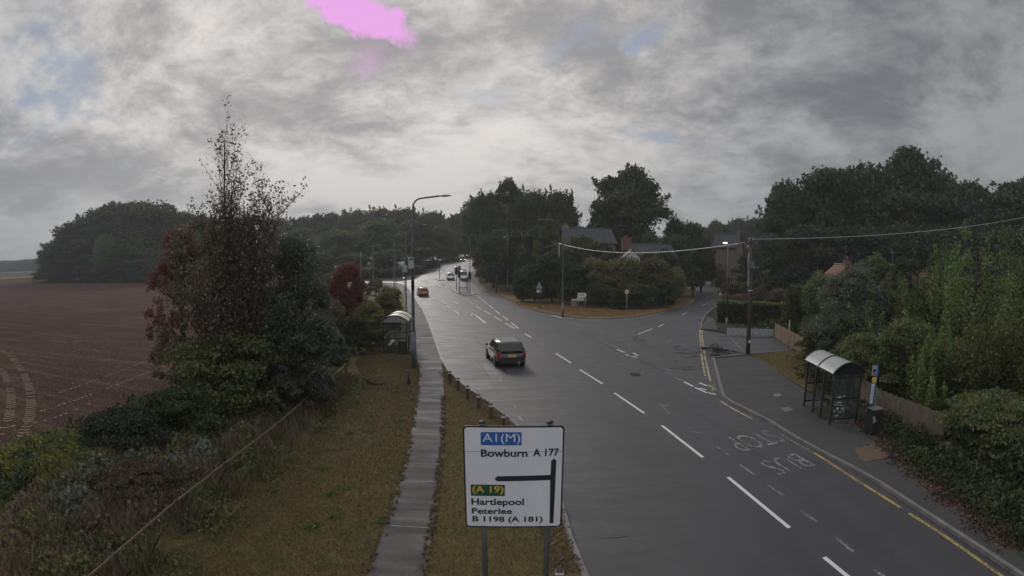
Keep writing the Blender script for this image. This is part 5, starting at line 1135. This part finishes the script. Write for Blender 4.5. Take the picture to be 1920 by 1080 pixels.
# ------------------------------------------------------------------ grass, weeds and litter (nobody could count them)
def in_poly(X, Y, poly):
    ins = np.zeros(len(X), bool); n = len(poly)
    for i in range(n):
        x1, y1 = poly[i]; x2, y2 = poly[(i + 1) % n]; c = ((y1 > Y) != (y2 > Y)) & (X < (x2 - x1) * (Y - y1) / (y2 - y1 + 1e-12) + x1); ins ^= c
    return ins
def scatter(poly, n, rng):
    poly = [(p[0], p[1]) for p in poly]; xs = [p[0] for p in poly]; ys = [p[1] for p in poly]; out = np.zeros((0, 2))
    while len(out) < n:
        X = rng.uniform(min(xs), max(xs), n); Y = rng.uniform(min(ys), max(ys), n); out = np.concatenate([out, np.stack([X, Y], 1)[in_poly(X, Y, poly)]])
    return out[:n]
def blades(name, poly, n, h, w, mat, label, seed, z=.1, clump=0, lean=.35, cat='grass'):
    rng = np.random.default_rng(seed)
    if clump:
        c = scatter(poly, max(1, n // clump), rng); Pp = c[rng.integers(0, len(c), n)] + rng.normal(size=(n, 2)) * h * .22; Pp = Pp[in_poly(Pp[:, 0], Pp[:, 1], [(p[0], p[1]) for p in poly])]
    else: Pp = scatter(poly, n, rng)
    n = len(Pp); a = rng.random(n) * 6.283; hh = h * rng.uniform(.35, 1.15, n); ww = w * rng.uniform(.6, 1.4, n)
    dx = np.stack([np.cos(a), np.sin(a), np.zeros(n)], 1); B = np.stack([Pp[:, 0], Pp[:, 1], np.full(n, z)], 1)
    ld = rng.normal(size=(n, 3)) * lean; ld[:, 2] = 0; T = B + np.array([0, 0, 1]) * hh[:, None] + ld * hh[:, None]
    Mid = B * .45 + T * .55 - ld * hh[:, None] * .12
    V = np.stack([B - dx * ww[:, None] / 2, B + dx * ww[:, None] / 2, Mid + dx * ww[:, None] * .35, T, Mid - dx * ww[:, None] * .35], 1).reshape(-1, 3)
    return tag(link(name, mesh_np(name, V, 5), mat), label, cat, kind='stuff')
fence_x = [(p.x, p.y) for p in fl_]
near_kerb = [(p.x - .1, p.y) for p in left_kerb[1:12]]
fpl = [(p.x, p.y) for p in fp if p.y < 50]; fprr = [(p.x, p.y) for p in fpr if p.y < 34]
gl = [(-9.2, 7.5)] + [(p[0] + .9, p[1]) for p in fence_x if 8 < p[1] < 30] + [(-10.4, 34), (-11.5, 46)] + sorted([p for p in fpl if p[1] > 7], key=lambda q: -q[1])
blades('mown_grass', gl, 115000, .075, .012, 'blade_green', 'short dry mown grass on the left verge', 21, lean=.6)
mid_poly = sorted([(p[0] + .03, p[1]) for p in fprr if p[1] > 7.5], key=lambda q: q[1]) + [(p[0] - .1, p[1]) for p in sorted([(q.x, q.y) for q in left_kerb[2:13]], key=lambda q: -q[1])]
blades('mown_grass', mid_poly, 42000, .08, .012, 'blade_green', 'short grass between the footpath and the kerb posts', 22, lean=.6)
for k_, (pp, o0, o1) in enumerate(((sorted([q for q in fpl if q[1] > 7], key=lambda q: q[1]), -.10, .12), (sorted([q for q in fprr if q[1] > 7 and q[1] < 31], key=lambda q: q[1]), -.12, .10))):
    blades('mown_grass', [(x + o0, y) for x, y in pp] + [(x + o1, y) for x, y in pp[::-1]], 7000, .07, .014, 'blade_green', ('grass creeping over the left edge of the footpath', 'grass creeping over the right edge of the footpath')[k_], 51 + k_, z=.105, clump=25, lean=.9)
edge = [(p.x, p.y) for p in left_kerb[2:12]]
blades('leaf_litter', [(x - .05, y) for x, y in edge] + [(x - .75, y) for x, y in edge[::-1]], 5000, .05, .05, 'litter_leaf', 'fallen brown leaves along the left kerb', 23, lean=1.6, cat='leaf litter')
rough = [(p[0] + .9, p[1]) for p in fence_x] + [(p[0] - 3.2, p[1]) for p in fence_x[::-1]]
rough2 = [(p[0] - 1.0, p[1]) for p in fence_x] + [(p[0] - 5.5, p[1] + 1.0) for p in fence_x[::-1]]
blades('tall_grass', rough, 15000, .75, .016, 'blade_brown', 'tall brown grass growing through the rail fence', 24, clump=45)
blades('tall_grass', rough2, 11000, .85, .016, 'blade_pink', 'pinkish seeding grass behind the rail fence', 25, clump=60)
blades('tall_grass', [(p[0] + .9, p[1]) for p in fence_x if p[1] > 19] + [(p[0] - 1.5, p[1]) for p in fence_x[::-1] if p[1] > 19], 7000, .8, .018, 'blade_dry', 'straw coloured tall grass at the far end of the rail fence', 26, clump=40)
def leafy(name, poly, n, zmax, size, mat, label, seed, cat='undergrowth', z=.05, clump=.5, nc=80):
    rng = np.random.default_rng(seed); c = scatter(poly, nc, rng); hgt = zmax * rng.uniform(.35, 1, nc); i = rng.integers(0, nc, n); d = rng.normal(size=(n, 2)) * clump
    q = np.exp(-(d ** 2).sum(1) / (2 * (clump * 1.2) ** 2)); Z = z + hgt[i] * q * rng.random(n) ** .6
    C = np.stack([c[i, 0] + d[:, 0], c[i, 1] + d[:, 1], Z], 1)
    return tag(link(name, mesh_np(name, leaf_verts(C, size, rng, 1.4), 4), mat), label, cat, kind='stuff')
leafy('undergrowth', rough, 34000, .75, .075, 'leaf_mid', 'dark low weeds along the rail fence', 31, nc=120)
leafy('undergrowth', rough2, 26000, .9, .085, 'leaf_olive', 'olive green weeds and brambles behind the rail fence', 47, nc=60)
leafy('undergrowth', rough2, 22000, .9, .085, 'leaf_rust', 'brown and rusty brambles behind the rail fence', 32, nc=110)
leafy('undergrowth', [(-11.5, 9), (-10.0, 12), (-10.3, 16), (-12.5, 16.5), (-14.2, 12), (-13, 9)], 9000, .9, .14, 'leaf_grey', 'large pale grey green leaves in the brambles', 33, nc=30)
fe = GP([(0, 905), (150, 835), (330, 765), (450, 715), (560, 650), (620, 595), (650, 565)])
leafy('undergrowth', [(p.x + 1.5, p.y) for p in fe] + [(p.x - .9, p.y + .5) for p in fe[::-1]], 34000, 1.1, .11, 'leaf_dark', 'dark weeds along the near edge of the field', 34, nc=150, clump=.7)
leafy('undergrowth', [(p.x - .4, p.y + .3) for p in fe[:6]] + [(p.x - 1.6, p.y + 1.2) for p in fe[:6][::-1]], 12000, .35, .07, 'leaf_red', 'red weeds on the edge of the ploughed field', 35, nc=120, clump=.5)
blades('tall_grass', [(p.x + 1, p.y) for p in fe] + [(p.x - 1.2, p.y + .8) for p in fe[::-1]], 14000, .7, .02, 'blade_brown', 'brown grass on the edge of the ploughed field', 36, z=0, clump=50)
far_bank = [(-11, 34), (-14, 50), (-20, 70), (-29, 100), (-40, 112), (-60, 110), (-40, 80), (-24, 55), (-17, 36)]
leafy('undergrowth', far_bank, 30000, 1.6, .22, 'leaf_olive', 'olive undergrowth on the bank beyond the left shelter', 37, nc=90, clump=1.3, z=.1)
rb = [(p.x, p.y) for p in pv_back[5:]]
leafy('undergrowth', [(x + .5, y) for x, y in rb] + [(x + 2.6, y) for x, y in rb[::-1]], 22000, .55, .075, 'leaf_dark', 'dark ivy and weeds at the back of the right pavement', 38, nc=90, clump=.35, z=.1)
leafy('leaf_litter', [(x - .25, y) for x, y in rb] + [(x + 1.0, y) for x, y in rb[::-1]], 7000, .06, .07, 'litter_leaf', 'brown leaf litter at the back of the right pavement', 39, nc=160, clump=.25, z=.11, cat='leaf litter')
leafy('undergrowth', [(17.2, 16), (16.9, 22), (19, 30), (23, 34), (30, 34), (30, 14), (19, 13)], 30000, .9, .16, 'leaf_dark', 'dark ground cover behind the board fence', 40, nc=90, clump=1.0, z=.0)
leafy('undergrowth', [(24, 40), (34, 38), (60, 55), (80, 90), (60, 85), (38, 64), (26, 52)], 20000, 1.4, .3, 'leaf_dark', 'garden undergrowth behind the clipped hedge', 41, nc=90, clump=1.6, z=.0)
gw = GP([(1408, 667), (1484, 657), (1530, 672), (1522, 730), (1506, 724), (1461, 700), (1433, 677)], .1)
blades('mown_grass', gw, 9000, .10, .02, 'blade_green', 'grass in the wedge behind the right pavement', 42, lean=.6)
ig = GP([(1290, 567.5), (1236, 582), (1184, 592), (1137, 595), (1085, 594), (1037, 586), (987, 575), (953, 561), (965, 557), (1010, 564), (1060, 567), (1110, 572), (1165, 583), (1230, 580)], .1)
blades('dry_grass', ig, 22000, .14, .04, 'blade_dry', 'parched orange brown grass on the junction corner', 43, lean=.6)
blades('straw_stubble', fld[:3] + [G(330, 735), G(350, 640), G(150, 640), G(0, 650)], 16000, .07, .02, 'blade_dry', 'pale straw stubble on the ploughed field', 44, z=.01, lean=1.2, cat='stubble')
leafy('weeds', gl, 1600, .10, .07, 'leaf_light', 'small green broad leaved weeds in the mown grass', 45, nc=26, clump=.12, z=.1, cat='weeds')
wb = [(-12, 118), (-30, 150), (-30, 205), (-90, 205), (-220, 190), (-230, 176), (-130, 176), (-70, 146), (-38, 140)]
# leaf litter of woods and banks beyond the road, so that crowns meet the ground
tag(sheet('woodland_floor', [(-230, 178), (-60, 150), (-36, 142), (-34, 215), (-60, 260), (-230, 260)], 'rough_ground', base=.12), 'shaded floor of the wood', 'woodland floor', kind='stuff')

# ------------------------------------------------------------------ damp air
m, b_ = newmat('haze_air'); NT.nodes.remove(b_)
pvn = N('ShaderNodeVolumePrincipled'); pvn.inputs['Color'].default_value = (.86, .88, .92, 1); pvn.inputs['Density'].default_value = .00050; pvn.inputs['Anisotropy'].default_value = .3
L(pvn.outputs[0], [n for n in NT.nodes if n.type == 'OUTPUT_MATERIAL'][0].inputs['Volume'])
hz_ = MB().box(-3100, -230, -3, 3100, 3400, 62).build('haze', 'haze_air'); tag(hz_, 'thin damp haze over the whole scene', 'haze', kind='stuff')
